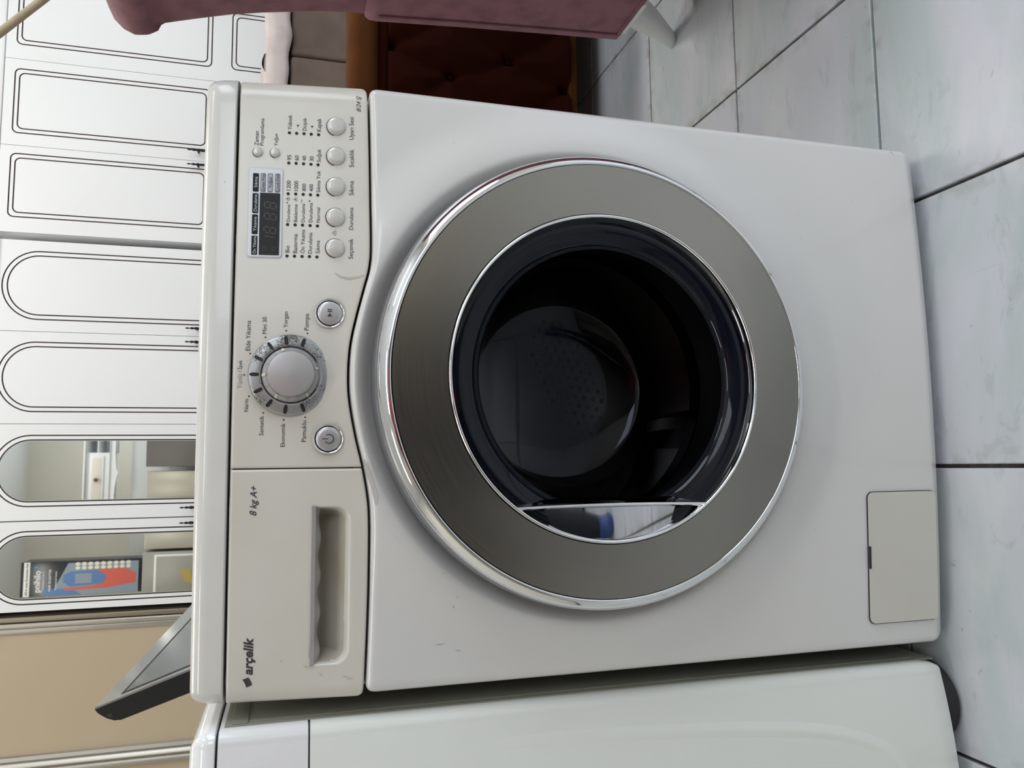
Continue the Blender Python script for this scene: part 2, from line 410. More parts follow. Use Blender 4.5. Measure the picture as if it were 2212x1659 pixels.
def text(s, x0, x1, zc, yfn, m, parent, name='printed_label', shear=0.0, bold=0.0, off=0.0003, flip=False, cap=None):
    cu = bpy.data.curves.new('t', 'FONT'); cu.body = s; cu.size = 1.0; cu.shear = shear; cu.offset = bold; cu.resolution_u = 3
    ob = bpy.data.objects.new('t', cu); COL.objects.link(ob)
    bpy.context.view_layer.update()
    me = bpy.data.meshes.new_from_object(ob.evaluated_get(bpy.context.evaluated_depsgraph_get()))
    bpy.data.objects.remove(ob)
    co = np.empty(len(me.vertices) * 3); me.vertices.foreach_get('co', co); co = co.reshape(-1, 3)
    a, b = co[:, 0].min(), co[:, 0].max(); k = (x1 - x0) / (b - a)
    kz = k if cap is None else cap / 0.73
    zz = (co[:, 1] - 0.36) * kz + zc
    xx = (co[:, 0] - a) * k + x0 if not flip else x1 - (co[:, 0] - a) * k
    yy = np.array([yfn(x, z) - off for x, z in zip(xx, zz)])
    me.vertices.foreach_set('co', np.c_[xx, yy, zz].ravel()); me.update()
    me.name = name; me.materials.clear()
    return link(name, me, parent, [m])

# ------------------------------------------------------------------ the setting
def structure(o): o['kind'] = 'structure'; return o
X0, X1, Y0, Y1, ZC = -2.7, 4.0, -4.0, 3.66, 3.8
floor = structure(box('floor', (X0, X1, Y0, Y1, -0.12, -0.006), M['grout'], sm=False))
structure(box('ceiling', (X0 - .1, X1 + .1, Y0 - .1, Y1 + .1, ZC, ZC + .12), M['ceiling'], sm=False))
structure(box('wall_back', (X0 - .1, X1 + .1, Y1, Y1 + .12, -0.12, ZC), M['wall'], sm=False))
structure(box('wall_left', (X0 - .12, X0, Y0, Y1, -0.12, ZC), M['wall'], sm=False))
def wall_with_opening(name, axis, pos, lo, hi, a0, a1, z0, z1):
    bm = bmesh.new()
    def b(a, c, za, zb):
        if axis == 'x': bmbox(bm, pos, pos + .12, a, c, za, zb)
        else: bmbox(bm, a, c, pos - .12, pos, za, zb)
    b(lo, a0, -0.12, ZC); b(a1, hi, -0.12, ZC); b(a0, a1, -0.12, z0); b(a0, a1, z1, ZC)
    return structure(frombm(name, bm, M['wall'], sm=False))
wall_with_opening('wall_right', 'x', X1, Y0, Y1, -2.8, 1.0, 1.0, 3.2)
wall_with_opening('wall_front', 'y', Y0, X0, X1, 0.3, 3.1, 1.4, 3.3)
def window(name, axis, pos, a0, a1, z0, z1, n):
    bm = bmesh.new(); w = .05
    def b(a, c, za, zb):
        if axis == 'x': bmbox(bm, pos + .02, pos + .09, a, c, za, zb)
        else: bmbox(bm, a, c, pos - .09, pos - .02, za, zb)
    b(a0, a1, z0, z0 + w); b(a0, a1, z1 - w, z1)
    for i in range(n + 1):
        q = a0 + (a1 - a0 - w) * i / n; b(q, q + w, z0 + w, z1 - w)
    return structure(frombm(name, bm, M['alu'], sm=False))
window('window_1', 'x', X1, -2.8, 1.0, 1.0, 3.2, 3)
window('window_2', 'y', Y0, 0.3, 3.1, 1.4, 3.3, 2)

# tiles: pitch 0.3355 m, joints 5 mm
P = 0.3355; gx, gy = -0.0925, 0.076
tb = bmesh.new(); bmbox(tb, -.1653, .1653, -.1653, .1653, -.010, 0, bev=.0012, seg=1)
tme = bpy.data.meshes.new('tile'); tb.to_mesh(tme); tb.free(); tme.materials.append(M['tile'])
rest = []
for i in range(-9, 14):
    for j in range(-14, 12):
        x = gx + (i + .5) * P; y = gy + (j + .5) * P
        if not (X0 + .17 < x < X1 - .17 and Y0 + .17 < y < Y1 - .17): continue
        if -1.2 < x < 2.6 and -1.1 < y < 3.2:
            o = bpy.data.objects.new('floor_tile', tme); COL.objects.link(o)
            o.parent = floor; o.location = (x, y, random.uniform(-.0003, .0003)); o.rotation_euler = (random.uniform(-.0012, .0012), random.uniform(-.0012, .0012), random.uniform(-.002, .002))
        else: rest.append((x, y))
rb = bmesh.new()
for x, y in rest: bmbox(rb, x - .1653, x + .1653, y - .1653, y + .1653, -.010, 0)
ro = frombm('outer_floor_tiles', rb, M['tile'], floor, sm=False); ro['kind'] = 'stuff'


# ------------------------------------------------------------------ washing machine with the round steel door
W = thing('washing_machine', 'white front-loading washing machine with brushed steel porthole door, round knob and display', 'washing machine', (0, 0.29, 0))
DC = (0.001, 0.457)
def bow(x): return -.012 * (1 - (x / .3) ** 2)
PB = [(-.305, .6893), (-.255, .6877), (-.211, .6866), (-.165, .6862), (-.138, .6864), (-.116, .6878), (-.0855, .6930), (-.0548, .7002), (-.0195, .7062), (.0071, .7072), (.034, .7052), (.0612, .6997), (.0888, .6928), (.1074, .6882), (.1261, .6866), (.175, .6872), (.2413, .6882), (.305, .6897)]
def zpb(x):
    """lower edge of the control fascia: smooth arch over the door"""
    i = 0
    while i < len(PB) - 2 and PB[i + 1][0] < x: i += 1
    p0 = PB[max(i - 1, 0)]; p1 = PB[i]; p2 = PB[i + 1]; p3 = PB[min(i + 2, len(PB) - 1)]
    h = p2[0] - p1[0]; t = (x - p1[0]) / h
    m1 = (p2[1] - p0[1]) / (p2[0] - p0[0]) * h; m2 = (p3[1] - p1[1]) / (p3[0] - p1[0]) * h
    return (2 * t**3 - 3 * t**2 + 1) * p1[1] + (t**3 - 2 * t**2 + t) * m1 + (-2 * t**3 + 3 * t**2) * p2[1] + (t**3 - t**2) * m2
def ybody(x, z):
    r = math.hypot(x - DC[0], z - DC[1])
    y = bow(x)
    y -= 0.0095 * (1 - ss(.247, .305, r))                 # swelling round the door
    y += 0.0150 * (1 - ss(.222, .246, r))                 # rolls in towards the door seal
    y += 0.007 * ss(.034, .018, z) if z < .034 else 0
    return y
def corner(d, r): return rnd(d, r)
bx0, bx1 = -.2965, .2983
xs = edge_samples(bx0, bx1, 230, .009)
bm = bmesh.new()
bmbox(bm, -.296, -.284, .036, .58, .022, .8125); bmbox(bm, .286, .298, .036, .58, .022, .8125)
bmbox(bm, -.284, .286, .568, .58, .022, .8125); bmbox(bm, -.284, .286, .03, .568, .022, .034)
frombm('cabinet', bm, M['enamel'], W)
box('chassis', (-.283, .285, .062, .12, .695, .8135), M['dark_gap'], W)
patch('front_panel', xs, 250, lambda x: .0165 + corner(min(x - bx0, bx1 - x), .014), lambda x: zpb(x) - .0018 - corner(min(x - bx0, bx1 - x), .009),
      ybody, .038, .009, M['enamel'], W, skip=lambda x, z: math.hypot(x - DC[0], z - DC[1]) < .224, rz=.006)
box('base_plinth', (-.27, .27, .03, .56, .008, .030), M['dark_gap'], W)
for fx, fy in ((-.25, .07), (.25, .07), (-.25, .53), (.25, .53)):
    bm = bmesh.new(); zlathe(bm, fx, fy, [(.022, 0, 0, 0), (.022, .010, 0, 0), (.012, .014, 0, 0), (.012, .03, 0, 0)]); frombm('foot', bm, M['rubber'], W)

# door
door = lathe('door', [(.2290, .004), (.2290, -.012), (.2288, -.030), (.2275, -.0385), (.2262, -.041)], M['satin'], W, DC, seg=220)
lathe('door_trim', [(.2262, -.0405), (.2268, -.044), (.2255, -.0485), (.2225, -.0525), (.2190, -.0555), (.2165, -.0565), (.2150, -.0560), (.2147, -.0545)], M['chrome'], door, DC, seg=220, angle=80)
ring = lathe('brushed_ring', [(.2143, -.054), (.2141, -.0562), (.1880, -.0578), (.1630, -.0584), (.1626, -.056)], M['brushed'], door, (0, 0), seg=260, angle=60)
ring.location = (DC[0], 0, DC[1])
lathe('inner_trim', [(.1622, -.055), (.1620, -.0600), (.1606, -.0612), (.1590, -.0600), (.1583, -.0575), (.1578, -.0540), (.1560, -.0500)], M['chrome'], door, DC, seg=220, angle=80)
lathe('glass_surround', [(.1585, -.050), (.1560, -.0520), (.147, -.0500), (.138, -.0465), (.1345, -.0430), (.1330, -.038)], M['black_gloss'], door, DC, seg=200, angle=60)
lathe('glass_bowl', [(.1350, -.0430), (.1310, -.0425), (.1285, -.036), (.1265, -.020), (.1225, .020), (.1195, .055), (.1165, .085), (.1110, .102), (.098, .111), (.060, .115), (.0001, .115)], M['bowl'], door, DC, seg=180, angle=60)
lathe('door_seal', [(.224, .004), (.200, .008), (.165, .012), (.150, .018), (.150, .035), (.165, .05), (.2, .055)], M['rubber'], W, DC, seg=120)
# handle segment: glossy black plate with a chrome strip along its chord
def chord_plate():
    P_ = []; r = .1580; x = -.1265
    a0 = math.acos(x / r)
    for i in range(33):
        a = a0 + (2 * math.pi - 2 * a0) * i / 32
        P_.append((DC[0] + r * math.cos(a), DC[1] + r * math.sin(a)))
    return P_
bm = bmesh.new(); cp = chord_plate(); rows = []
for t in np.linspace(0, 1, 11):
    row = []
    for (x, z) in cp:
        xx = -.1265 + (x + .1265) * t
        hz = math.sqrt(max(0, .158 ** 2 - (xx - DC[0]) ** 2)); u = (z - DC[1]) / max(1e-6, math.sqrt(max(1e-9, .158 ** 2 - (x - DC[0]) ** 2)))
        row.append((xx, u))
V, F = [], []
for i in range(13):
    xx = -.1265 - (.158 - .1275) * (1 - (1 - i / 12) ** 2); hz = math.sqrt(max(0, .158 ** 2 - (xx - DC[0]) ** 2))
    for j in range(33):
        z = DC[1] + hz * (2 * j / 32 - 1); d = min(1, max(0, .158 - math.hypot(xx - DC[0], z - DC[1])) / .03)
        V.append((xx, -.0555 + 1.25 * (z - DC[1]) ** 2 + (xx + .1265) * .09, z))
for i in range(12):
    for j in range(32): F.append((i * 33 + j, i * 33 + j + 1, (i + 1) * 33 + j + 1, (i + 1) * 33 + j))
mesh('handle_plate', V, F, M['dark_chrome'], door, angle=80)
bm = bmesh.new()
pts = [(-.1255 + .0018 * (1 - ((z - DC[1]) / .1) ** 2), z) for z in np.linspace(DC[1] - .0985, DC[1] + .0985, 25)]
V = []; F = []
for i, (x, z) in enumerate(pts):
    for dx, y in ((-.0022, -.054), (-.0022, -.0585), (-.0008, -.0605), (.0012, -.0602), (.0022, -.057), (.0035, -.050), (.0065, -.046)): V.append((x + dx, y, z))
for i in range(len(pts) - 1):
    for k in range(6): F.append((i * 7 + k, (i + 1) * 7 + k, (i + 1) * 7 + k + 1, i * 7 + k + 1))
mesh('handle_strip', V, F, M['chrome'], door)
# drum behind the glass
drum = lathe('drum', [(.150, .060), (.170, .064), (.215, .085), (.232, .11), (.234, .20), (.233, .33), (.225, .345), (.16, .352), (.12, .343), (.06, .345), (.0001, .345)], M['drum'], W, DC, seg=120)
for k, a in enumerate((20, 140, 260)):
    bm = bmesh.new(); ca, sa = math.cos(R(a)), math.sin(R(a))
    n = 12
    rings = []
    for i in range(n + 1):
        y = .10 + .22 * i / n; h = .045 * math.sin(math.pi * (0.12 + 0.88 * i / n)) ** .5 if i < n else .01
        rr = []
        for t, w in ((0, .026), (.6, .020), (1.0, .008), (1.0, -.008), (.6, -.020), (0, -.026)):
            rad = .234 - h * t
            rr.append(bm.verts.new((DC[0] + rad * ca - w * sa, y, DC[1] + rad * sa + w * ca)))
        rings.append(rr)
    for p_, q_ in zip(rings, rings[1:]):
        for t in range(5): bm.faces.new((p_[t], p_[t + 1], q_[t + 1], q_[t]))
    frombm('drum_paddle', bm, M['drum'], drum)
bm = bmesh.new()
tw = R(23.5)
for i in range(-4, 5):
    for j in range(-9, 10):
        u = i * .0118; v = (j + (.5 if i % 2 else 0)) * .0150
        if (u / .043) ** 2 + (v / .098) ** 2 > 1: continue
        cx = .042 + v * math.cos(tw) - u * math.sin(tw); cz = .366 + v * math.sin(tw) + u * math.cos(tw)
        vs = [bm.verts.new((cx + .0037 * math.cos(2 * math.pi * t / 8), .3170, cz + .0037 * math.sin(2 * math.pi * t / 8))) for t in range(8)]
        bm.faces.new(vs)
ph = frombm('drum_perforations', bm, M['rubber'], drum, sm=False); ph['kind'] = 'stuff'

# raised lifter ridge across the drum
bm = bmesh.new()
tube(bm, [(-.0855, .25, .4600), (-.07, .247, .4635), (.02, .245, .4645), (.11, .247, .4640), (.1263, .25, .4615)], [.001, .0022, .0026, .0022, .001], 8)
frombm('drum_ridge', bm, M['drum'], drum)
lathe('drum_backplate', [(.152, .326), (.150, .318), (.144, .3185), (.120, .3190), (.0001, .3190)], M['drum'], drum, (.035, .362), seg=90)

# control fascia and detergent drawer
def ends(x):
    a, b = x + .2993, .3008 - x; y = 0
    if b < .022: y += .010 * (1 - b / .022) ** 2
    if a < .012: y += .005 * (1 - a / .012) ** 2
    return y
def ypan(x, z): return .002 + (z - .689) / .123 * .016 + bow(x) + ends(x)
px0, px1, ps = -.2993, .3008, -.0856
ctrl = patch('control_panel', edge_samples(ps + .0005, px1, 110, .0035), 40, lambda x: zpb(x) + .0004 + corner(px1 - x, .007), lambda x: .8118 - corner(px1 - x, .002),
      ypan, .045, .0022, M['panel'], W)
# detergent drawer front with its recessed grip
hx0, hx1, hz0, hz1 = -.2680, -.1205, .7012, .7350
def ydraw(x, z):
    y = ypan(x, z)
    rc = .016
    dx = min(x - hx0, hx1 - x); dz = z - hz0; up_ = hz1 + .0035 - z
    if dx > -.001 and dz > -.001 and up_ > 0:
        # distance inside the rounded-rectangle mouth
        if dx < rc and dz < rc: d = rc - math.hypot(rc - dx, rc - dz)
        else: d = min(dx, dz)
        if d > 0:
            e = min(dx, .03)
            side = ss(0, .010, d)
            floor_ = .034 * side * ss(-.002, .030, dz) ** .8
            y += floor_ * min(1, ss(0, .004, dx) + .15)
    return y
dxs = sorted(set([round(v, 5) for v in edge_samples(px0, ps - .0004, 60, .0035)] + [round(v, 5) for v in np.linspace(hx0 - .001, hx0 + .020, 18)] + [round(v, 5) for v in np.linspace(hx1 - .020, hx1 + .001, 18)]))
za, zb_ = .686, .8118
def draw_zs():
    zz = list(np.linspace(0, .08, 10)) + list((np.linspace(hz0 - .001, hz1 + .0030, 46) - za) / (zb_ - za)) + [(hz1 + .0036 - za) / (zb_ - za)] + list((np.linspace(hz1 + .0045, zb_ - .004, 30) - za) / (zb_ - za)) + list(np.linspace(.97, 1, 8))
    return sorted(set(round(t, 5) for t in zz))
drawer = patch('detergent_drawer', dxs, 0, lambda x: zpb(x) + .0004 + corner(x - px0, .006), lambda x: .8118, ydraw, .045, .0022, M['panel'], W, zs=draw_zs())
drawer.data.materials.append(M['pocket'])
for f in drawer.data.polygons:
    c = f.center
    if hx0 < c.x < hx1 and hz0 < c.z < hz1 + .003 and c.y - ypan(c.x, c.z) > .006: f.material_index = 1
# grey grip lip with a wavy lower edge
V, F = [], []
n = 90
for i in range(n + 1):
    x = hx0 + .0005 + (hx1 - hx0 - .001) * i / n; t = i / n
    wv = .0010 + .0011 * math.sin(t * 4.2 * 2 * math.pi - .6) * (1 - .4 * t)
    zt = hz1 + .0040; y = ypan(x, zt)
    for dy, z in ((.004, zt), (-.0010, zt), (-.0018, zt - .0006), (-.0018, zt - .0034), (-.0010, zt - .0042), (.0015, zt - .0050), (.0050, zt - .0062 - wv), (.0085, zt - .0070 - wv * 1.4), (.020, zt - .004)): V.append((x, y + dy, z))
for i in range(n):
    for k in range(8): F.append((i * 9 + k, (i + 1) * 9 + k, (i + 1) * 9 + k + 1, i * 9 + k + 1))
mesh('grip_lip', V, F, M['silver'], drawer, angle=30)

# lid
def lid():
    prof = [(.05, .8142), (.0215, .8142), (.0188, .8147), (.0180, .8160), (.0205, .8290), (.0222, .8350), (.0250, .8392), (.0300, .8425), (.0380, .8445), (.055, .8452), (.58, .8452)]
    x0_, x1_ = -.2998, .3022
    V, F = [], []
    xs_ = edge_samples(x0_, x1_, 60, .012, 8)
    for x in xs_:
        d = min(x - x0_, x1_ - x); a = rnd(d, .012)
        for y, z in prof:
            yy = y + bow(x) + ends(x) * .6 + a * .6
            zz = z - (a * .55 if z > .83 else a * .10)
            V.append((x, min(yy, .58), zz))
    n = len(prof)
    for i in range(len(xs_) - 1):
        for k in range(n - 1): F.append((i * n + k, (i + 1) * n + k, (i + 1) * n + k + 1, i * n + k + 1))
    F.append(tuple(range(n))[::-1]); e = (len(xs_) - 1) * n; F.append(tuple(e + k for k in range(n)))
    return mesh('lid', V, F, M['lid'], W, angle=40)
lid()

# printed words on the fascia
T = [("Zaman",0.2288,0.2438,0.7956),("Programlama",0.2290,0.2573,0.7907),("Yoğun",0.2293,0.2419,0.7774),("Yüksek",0.2469,0.2626,0.7646),("Düşük",0.2467,0.2603,0.7505),("Kapalı",0.2464,0.2598,0.7367),
("95",0.2150,0.2203,0.7645),("60",0.2151,0.2202,0.7575),("40",0.2151,0.2202,0.7504),("30",0.2150,0.2200,0.7434),("Soğuk",0.2144,0.2279,0.7365),
("1200",0.1839,0.1939,0.7647),("1000",0.1836,0.1938,0.7576),("800",0.1838,0.1913,0.7502),("400",0.1836,0.1912,0.7434),("Sıkma Yok",0.1831,0.2053,0.7367),
("Durulama",0.1520,0.1695,0.7645),("Bekletme",0.1520,0.1700,0.7577),("Durulama",0.1520,0.1710,0.7507),("Durulama",0.1522,0.1719,0.7436),("Normal",0.1521,0.1674,0.7365),
("Bio",0.1212,0.1281,0.7648),("Bastırma",0.1208,0.1400,0.7576),("Ön Yıkama",0.1210,0.1446,0.7506),("Durulama",0.1209,0.1417,0.7437),("Sıkma",0.1212,0.1341,0.7366),
("Uyarı Sesi",0.2394,0.2636,0.7054),("Sıcaklık",0.2106,0.2291,0.7052),("Sıkma",0.1812,0.1961,0.7053),("Durulama",0.1459,0.1686,0.7053),("Seçenek",0.1166,0.1369,0.7055),
("++",0.1717,0.1751,0.7526),("+",0.1725,0.1748,0.7453),("+",0.1701,0.1723,0.7662),
("Elde Yıkama",0.0252,0.0540,0.7989),("Mini 30",0.0415,0.0577,0.7843),("Yorgan",0.0478,0.0633,0.7652),("Pompa",0.0454,0.0615,0.7460),
("Narin",-0.0322,-0.0203,0.7993),("Sentetik",-0.0545,-0.0362,0.7853),("Ekonomik",-0.0653,-0.0433,0.7660),("Pamuklu",-0.0608,-0.0409,0.7470)]
for s, a, b, z in T: text(s, a, b, z - (.0005 if s[0] == '+' else 0), ypan, M['ink'], ctrl)
text("Yünlü", -0.0106, 0.0030, 0.8055, ypan, M['ink_faded'], ctrl)
text("/ İpek", 0.0048, 0.0162, 0.8055, ypan, M['ink'], ctrl)
text("8/24 SJ", .2699, .2875, .6985, ypan, M['ink'], ctrl, shear=.35)
text("8 kg A+", -.1285, -.1011, .7912, ypan, M['ink'], drawer, shear=.3, bold=.012)
text("arçelik", -.2731, -.2393, .7931, ypan, M['ink'], drawer, name='brand_lettering', shear=.22, bold=.030, cap=.0085)
lg = [(-0.2771, 0.7976), (-0.2753, 0.7923), (-0.278, 0.7907), (-0.2803, 0.7895), (-0.2822, 0.7891), (-0.2833, 0.7916), (-0.2843, 0.794), (-0.2819, 0.7947), (-0.2798, 0.7957), (-0.2783, 0.7966)]
prism('brand_emblem', lg, lambda x, z: ypan(x, z) + .0002, .0006, M['ink'], drawer)
# indicator dots
D5 = [(0.2436, 0.7647), (0.2434, 0.7579), (0.2434, 0.7509), (0.2432, 0.744), (0.2431, 0.7369), (0.212, 0.7648), (0.212, 0.7579), (0.2119, 0.7509), (0.2117, 0.7439), (0.2114, 0.7371), (0.1804, 0.7649), (0.1804, 0.7578), (0.1803, 0.7508), (0.1802, 0.7439), (0.1801, 0.737), (0.1492, 0.7649), (0.1491, 0.7579), (0.1491, 0.751), (0.1489, 0.7439), (0.1487, 0.737), (0.1178, 0.7649), (0.1178, 0.758), (0.1177, 0.751), (0.1178, 0.7441), (0.1176, 0.7371)]
for x, z in D5: prism('indicator_lamp', circ(x, z, .00155, 14), lambda a, b: ypan(a, b) + .0002, .0005, M['lcd'], ctrl)
D6 = [(0.0226, 0.7967), (0.0382, 0.7831), (0.0448, 0.7645), (0.0424, 0.7449), (0.0023, 0.8016), (-0.0178, 0.7969), (-0.0335, 0.7837), (-0.0401, 0.7653), (-0.0377, 0.7458)]
for x, z in D6: prism('printed_dot', circ(x, z, .0008, 10), lambda a, b: ypan(a, b) + .0001, .0004, M['ink'], ctrl)
for x, z in ((.2513, .7567), (.2510, .7431)): prism('printed_mark', [(x - .0011, z + .0002), (x + .0011, z + .0014), (x + .0011, z - .0012)], lambda a, b: ypan(a, b) + .0001, .0004, M['ink'], ctrl)
for x, z in ((.1753, .7652), (.1749, .7582)):    # rinse-tub pictogram
    strip('tub_symbol', [(x - .0019, z + .0004), (x - .0013, z - .0018), (x + .0013, z - .0018), (x + .0019, z + .0004)], .00035, ypan, .0003, M['ink'], ctrl)
    strip('tub_symbol', [(x, z + .0022), (x, z - .0006)], .00035, ypan, .0003, M['ink'], ctrl)
    prism('tub_symbol', [(x - .0010, z + .0004), (x + .0010, z + .0004), (x, z - .0010)], lambda a, b: ypan(a, b) + .0001, .0004, M['ink'], ctrl)
x, z = .1422, .7209                               # child-lock pictogram between the first two buttons
strip('lock_symbol', [(x - .0015, z - .0016), (x + .0015, z - .0016), (x + .0015, z + .0004), (x - .0015, z + .0004)], .0003, ypan, .0003, M['ink'], ctrl, closed=True)
strip('lock_symbol', [(x - .0012, z + .0005), (x - .0006, z + .0017), (x + .0006, z + .0017), (x + .0012, z + .0005)], .0003, ypan, .0003, M['ink'], ctrl)
strip('lock_symbol', [(x - .0030, z - .0006), (x - .0016, z - .0006)], .0003, ypan, .0003, M['ink'], ctrl)
strip('lock_symbol', [(x + .0016, z - .0006), (x + .0030, z - .0006)], .0003, ypan, .0003, M['ink'], ctrl)
prism('lock_symbol', circ(x, z - .0006, .0003, 8), ypan, .0003, M['ink'], ctrl)
# push buttons
def dome(name, x, z, r, h, m, groove=.0008):
    y = ypan(x, z)
    b = lathe(name, [(r, y + .004), (r, y - h * .35), (r * .97, y - h * .62), (r * .88, y - h * .85), (r * .6, y - h * .97), (.0001, y - h)], m, ctrl, (x, z), seg=40, angle=60)
    lathe('button_gap', [(r + groove, y - .0003), (r - .0002, y - .0004)], M['dark_gap'], ctrl, (x, z), seg=40)
    return b
for x in (.2518, .2204, .1887, .1574, .1263): dome('push_button', x + .0004, .7200, .0090, .0040, M['button'])
for z in (.794, .7778): dome('small_button', .2216, z, .0045, .0030, M['button'], .0006)
# start and power buttons in chrome collars
def big(x, z):
    y = ypan(x, z)
    lathe('button_collar', [(.0146, y + .001), (.0146, y - .0012), (.0138, y - .0030), (.0126, y - .0026), (.0122, y)], M['chrome'], ctrl, (x, z), seg=60, angle=70)
    lathe('button_gap', [(.0124, y - .0008), (.0112, y - .0008)], M['dark_gap'], ctrl, (x, z), seg=48)
    return lathe('round_button', [(.0115, y), (.0115, y - .0022), (.0110, y - .0030), (.008, y - .0034), (.0001, y - .0035)], M['silver'], ctrl, (x, z), seg=48, angle=60), y - .0035
b1, yb = big(.0620, .7246)
fl = lambda y: (lambda a, b: y)
prism('start_symbol', [(.0586, .7268), (.0586, .7224), (.0620, .7246)], fl(yb + .0002), .0005, M['ink'], b1)
prism('start_symbol', rrect(.0630, .0639, .7224, .7268, .0002, 1), fl(yb + .0002), .0005, M['ink'], b1)
prism('start_symbol', rrect(.0648, .0657, .7224, .7268, .0002, 1), fl(yb + .0002), .0005, M['ink'], b1)
b2, yb = big(-.0582, .7246)
arc = [(-.0582 + .0042 * math.cos(R(a)), .7240 + .0042 * math.sin(R(a))) for a in range(128, 128 + 285, 15)]
strip('power_symbol', arc, .0008, fl(yb - .0001), .0003, M['ink'], b2)
strip('power_symbol', [(-.0582, .7302), (-.0582, .7248)], .0008, fl(yb - .0001), .0003, M['ink'], b2)

# programme knob
KC = (.0020, .7595)
yk = ypan(*KC)
knob = lathe('dial_ring', [(.0385, yk + .003), (.0388, yk - .001), (.0382, yk - .0026), (.0368, yk - .0036), (.0285, yk - .0052), (.0272, yk - .0048), (.0268, yk - .002)], M['worn'], ctrl, (0, 0), seg=120, angle=50)
knob.location = (KC[0], 0, KC[1])
NT = [(0.0325, 0.7487), (0.0342, 0.764), (0.0287, 0.7783), (0.017, 0.7886), (0.0019, 0.7921), (-0.0131, 0.7884), (-0.0249, 0.7783), (-0.0304, 0.7638), (-0.0288, 0.7482)]
for x, z in NT:
    dx, dz = x - KC[0], z - KC[1]; L = math.hypot(dx, dz); dx /= L; dz /= L
    pts = []
    for k in range(16):
        a = 2 * math.pi * k / 16; ca, sa = math.cos(a), math.sin(a)
        u = math.copysign(abs(ca) ** .6, ca) * .0040; v = math.copysign(abs(sa) ** .8, sa) * .0013
        pts.append((KC[0] + dx * .0328 + u * dx - v * dz, KC[1] + dz * .0328 + u * dz + v * dx))
    ny = lambda a, b: yk - .0044 - (.0335 - math.hypot(a - KC[0], b - KC[1])) * .19
    strip('dial_notch', pts, .0005, ny, .0004, M['lcd'], ctrl, closed=True)
    prism('dial_notch', [(KC[0] + (px - KC[0]), pz) for px, pz in pts], lambda a, b: ny(a, b) + .0004, .0006, M['rubber'], ctrl)
lathe('dial_gap', [(.0272, yk - .0030), (.0255, yk - .0030)], M['dark_gap'], ctrl, KC, seg=80)
kn = lathe('knob', [(.0262, yk), (.0262, yk - .004), (.0252, yk - .0062), (.0232, yk - .0085), (.0218, yk - .0120), (.0211, yk - .0165), (.0203, yk - .0180), (.0150, yk - .0186), (.0001, yk - .0190)], M['silver'], ctrl, KC, seg=100, angle=45, )
for a in (18, 92, 148, 218, 285):
    a = R(a); V = []
    for r_, dy in ((.0222, -.0122), (.0250, -.0067), (.0258, -.0050)):
        for w in (-.0012, .0012): V.append((KC[0] + (r_ + .0004) * math.cos(a) - w * math.sin(a), yk + dy, KC[1] + (r_ + .0004) * math.sin(a) + w * math.cos(a)))
    mesh('knob_mark', V, [(0, 1, 3, 2), (2, 3, 5, 4)], M['bx_pale'], kn, sm=False)

# display window
dp = rrect(.1158, .2054, .7702, .8015, .0025)
bz = prism('display_bezel', dp, lambda a, b: ypan(a, b) + .0002, .0012, M['bezel'], ctrl, bev=.012)
strip('display_bezel_groove', rrect(.1158, .2054, .7702, .8015, .0028), .0008, ypan, .0006, M['trim_grey'], ctrl, closed=True)
yl = lambda d: (lambda a, b: ypan(a, b) - d)
for x0_, x1_, s in ((.1180, .1367, "Ön Yıkama"), (.1385, .1579, "Yıkama"), (.1595, .1792, "Durulama"), (.1812, .1996, "Sıkma")):
    h = prism('display_field', rrect(x0_, x1_, .7925, .7978, .0006, 2), yl(.0011), .0004, M['black'], ctrl)
    w = .8 if len(s) > 7 else (.66 if s == "Yıkama" else .6)
    c = (x0_ + x1_) / 2; hw = (x1_ - x0_) / 2 * (.92 if s == "Ön Yıkama" else .86 if s == "Durulama" else .74 if s == "Yıkama" else .60)
    text(s, c - hw, c + hw, .7951, yl(.0016), M['ink_light'], ctrl, cap=.0030)
prism('display_screen', rrect(.1180, .1800, .7724, .7910, .0005, 2), yl(.0011), .0005, M['lcd'], ctrl)
for z0_, z1_, s, k in ((.7861, .7908, "Zaman Prog.", .93), (.7794, .7842, "Yoğun", .60), (.7726, .7774, "Çocuk Kilidi", .93)):
    prism('display_field', rrect(.1813, .2000, z0_, z1_, .0010, 3), yl(.0011), .0003, M['tag_grey'], ctrl)
    strip('display_field_outline', rrect(.1815, .1998, z0_ + .0002, z1_ - .0002, .0010, 3), .0003, yl(.0014), .0002, M['ink'], ctrl, closed=True)
    hw = .0093 * k; text(s, .19065 - hw, .19065 + hw, (z0_ + z1_) / 2, yl(.0014), M['ink'], ctrl, cap=.0028)
def seg7(cx, cz, segs, w=.0058, h=.0108):
    sl = .16; P7 = {'a': ((-1, 1), (1, 1)), 'b': ((1, 1), (1, 0)), 'c': ((1, 0), (1, -1)), 'd': ((-1, -1), (1, -1)), 'e': ((-1, -1), (-1, 0)), 'f': ((-1, 0), (-1, 1)), 'g': ((-1, 0), (1, 0))}
    for s in segs:
        (a, b), (c, d) = P7[s]
        p = Vector((a * w / 2, b * h / 2)); q = Vector((c * w / 2, d * h / 2)); t = (q - p).normalized() * .0007
        p += t; q -= t
        strip('digit_segment', [(cx + p.x + p.y * sl, cz + p.y), (cx + q.x + q.y * sl, cz + q.y)], .0010, yl(.0016), .0002, M['segment'], ctrl)
seg7(.1330, .7811, 'bc'); seg7(.1425, .7811, 'abcdefg'); seg7(.1560, .7811, 'abcdefg'); seg7(.1672, .7811, 'abcdefg')
for z in (.7790, .7832): prism('digit_segment', circ(.1500, z, .0005, 8), yl(.0015), .0003, M['segment'], ctrl)
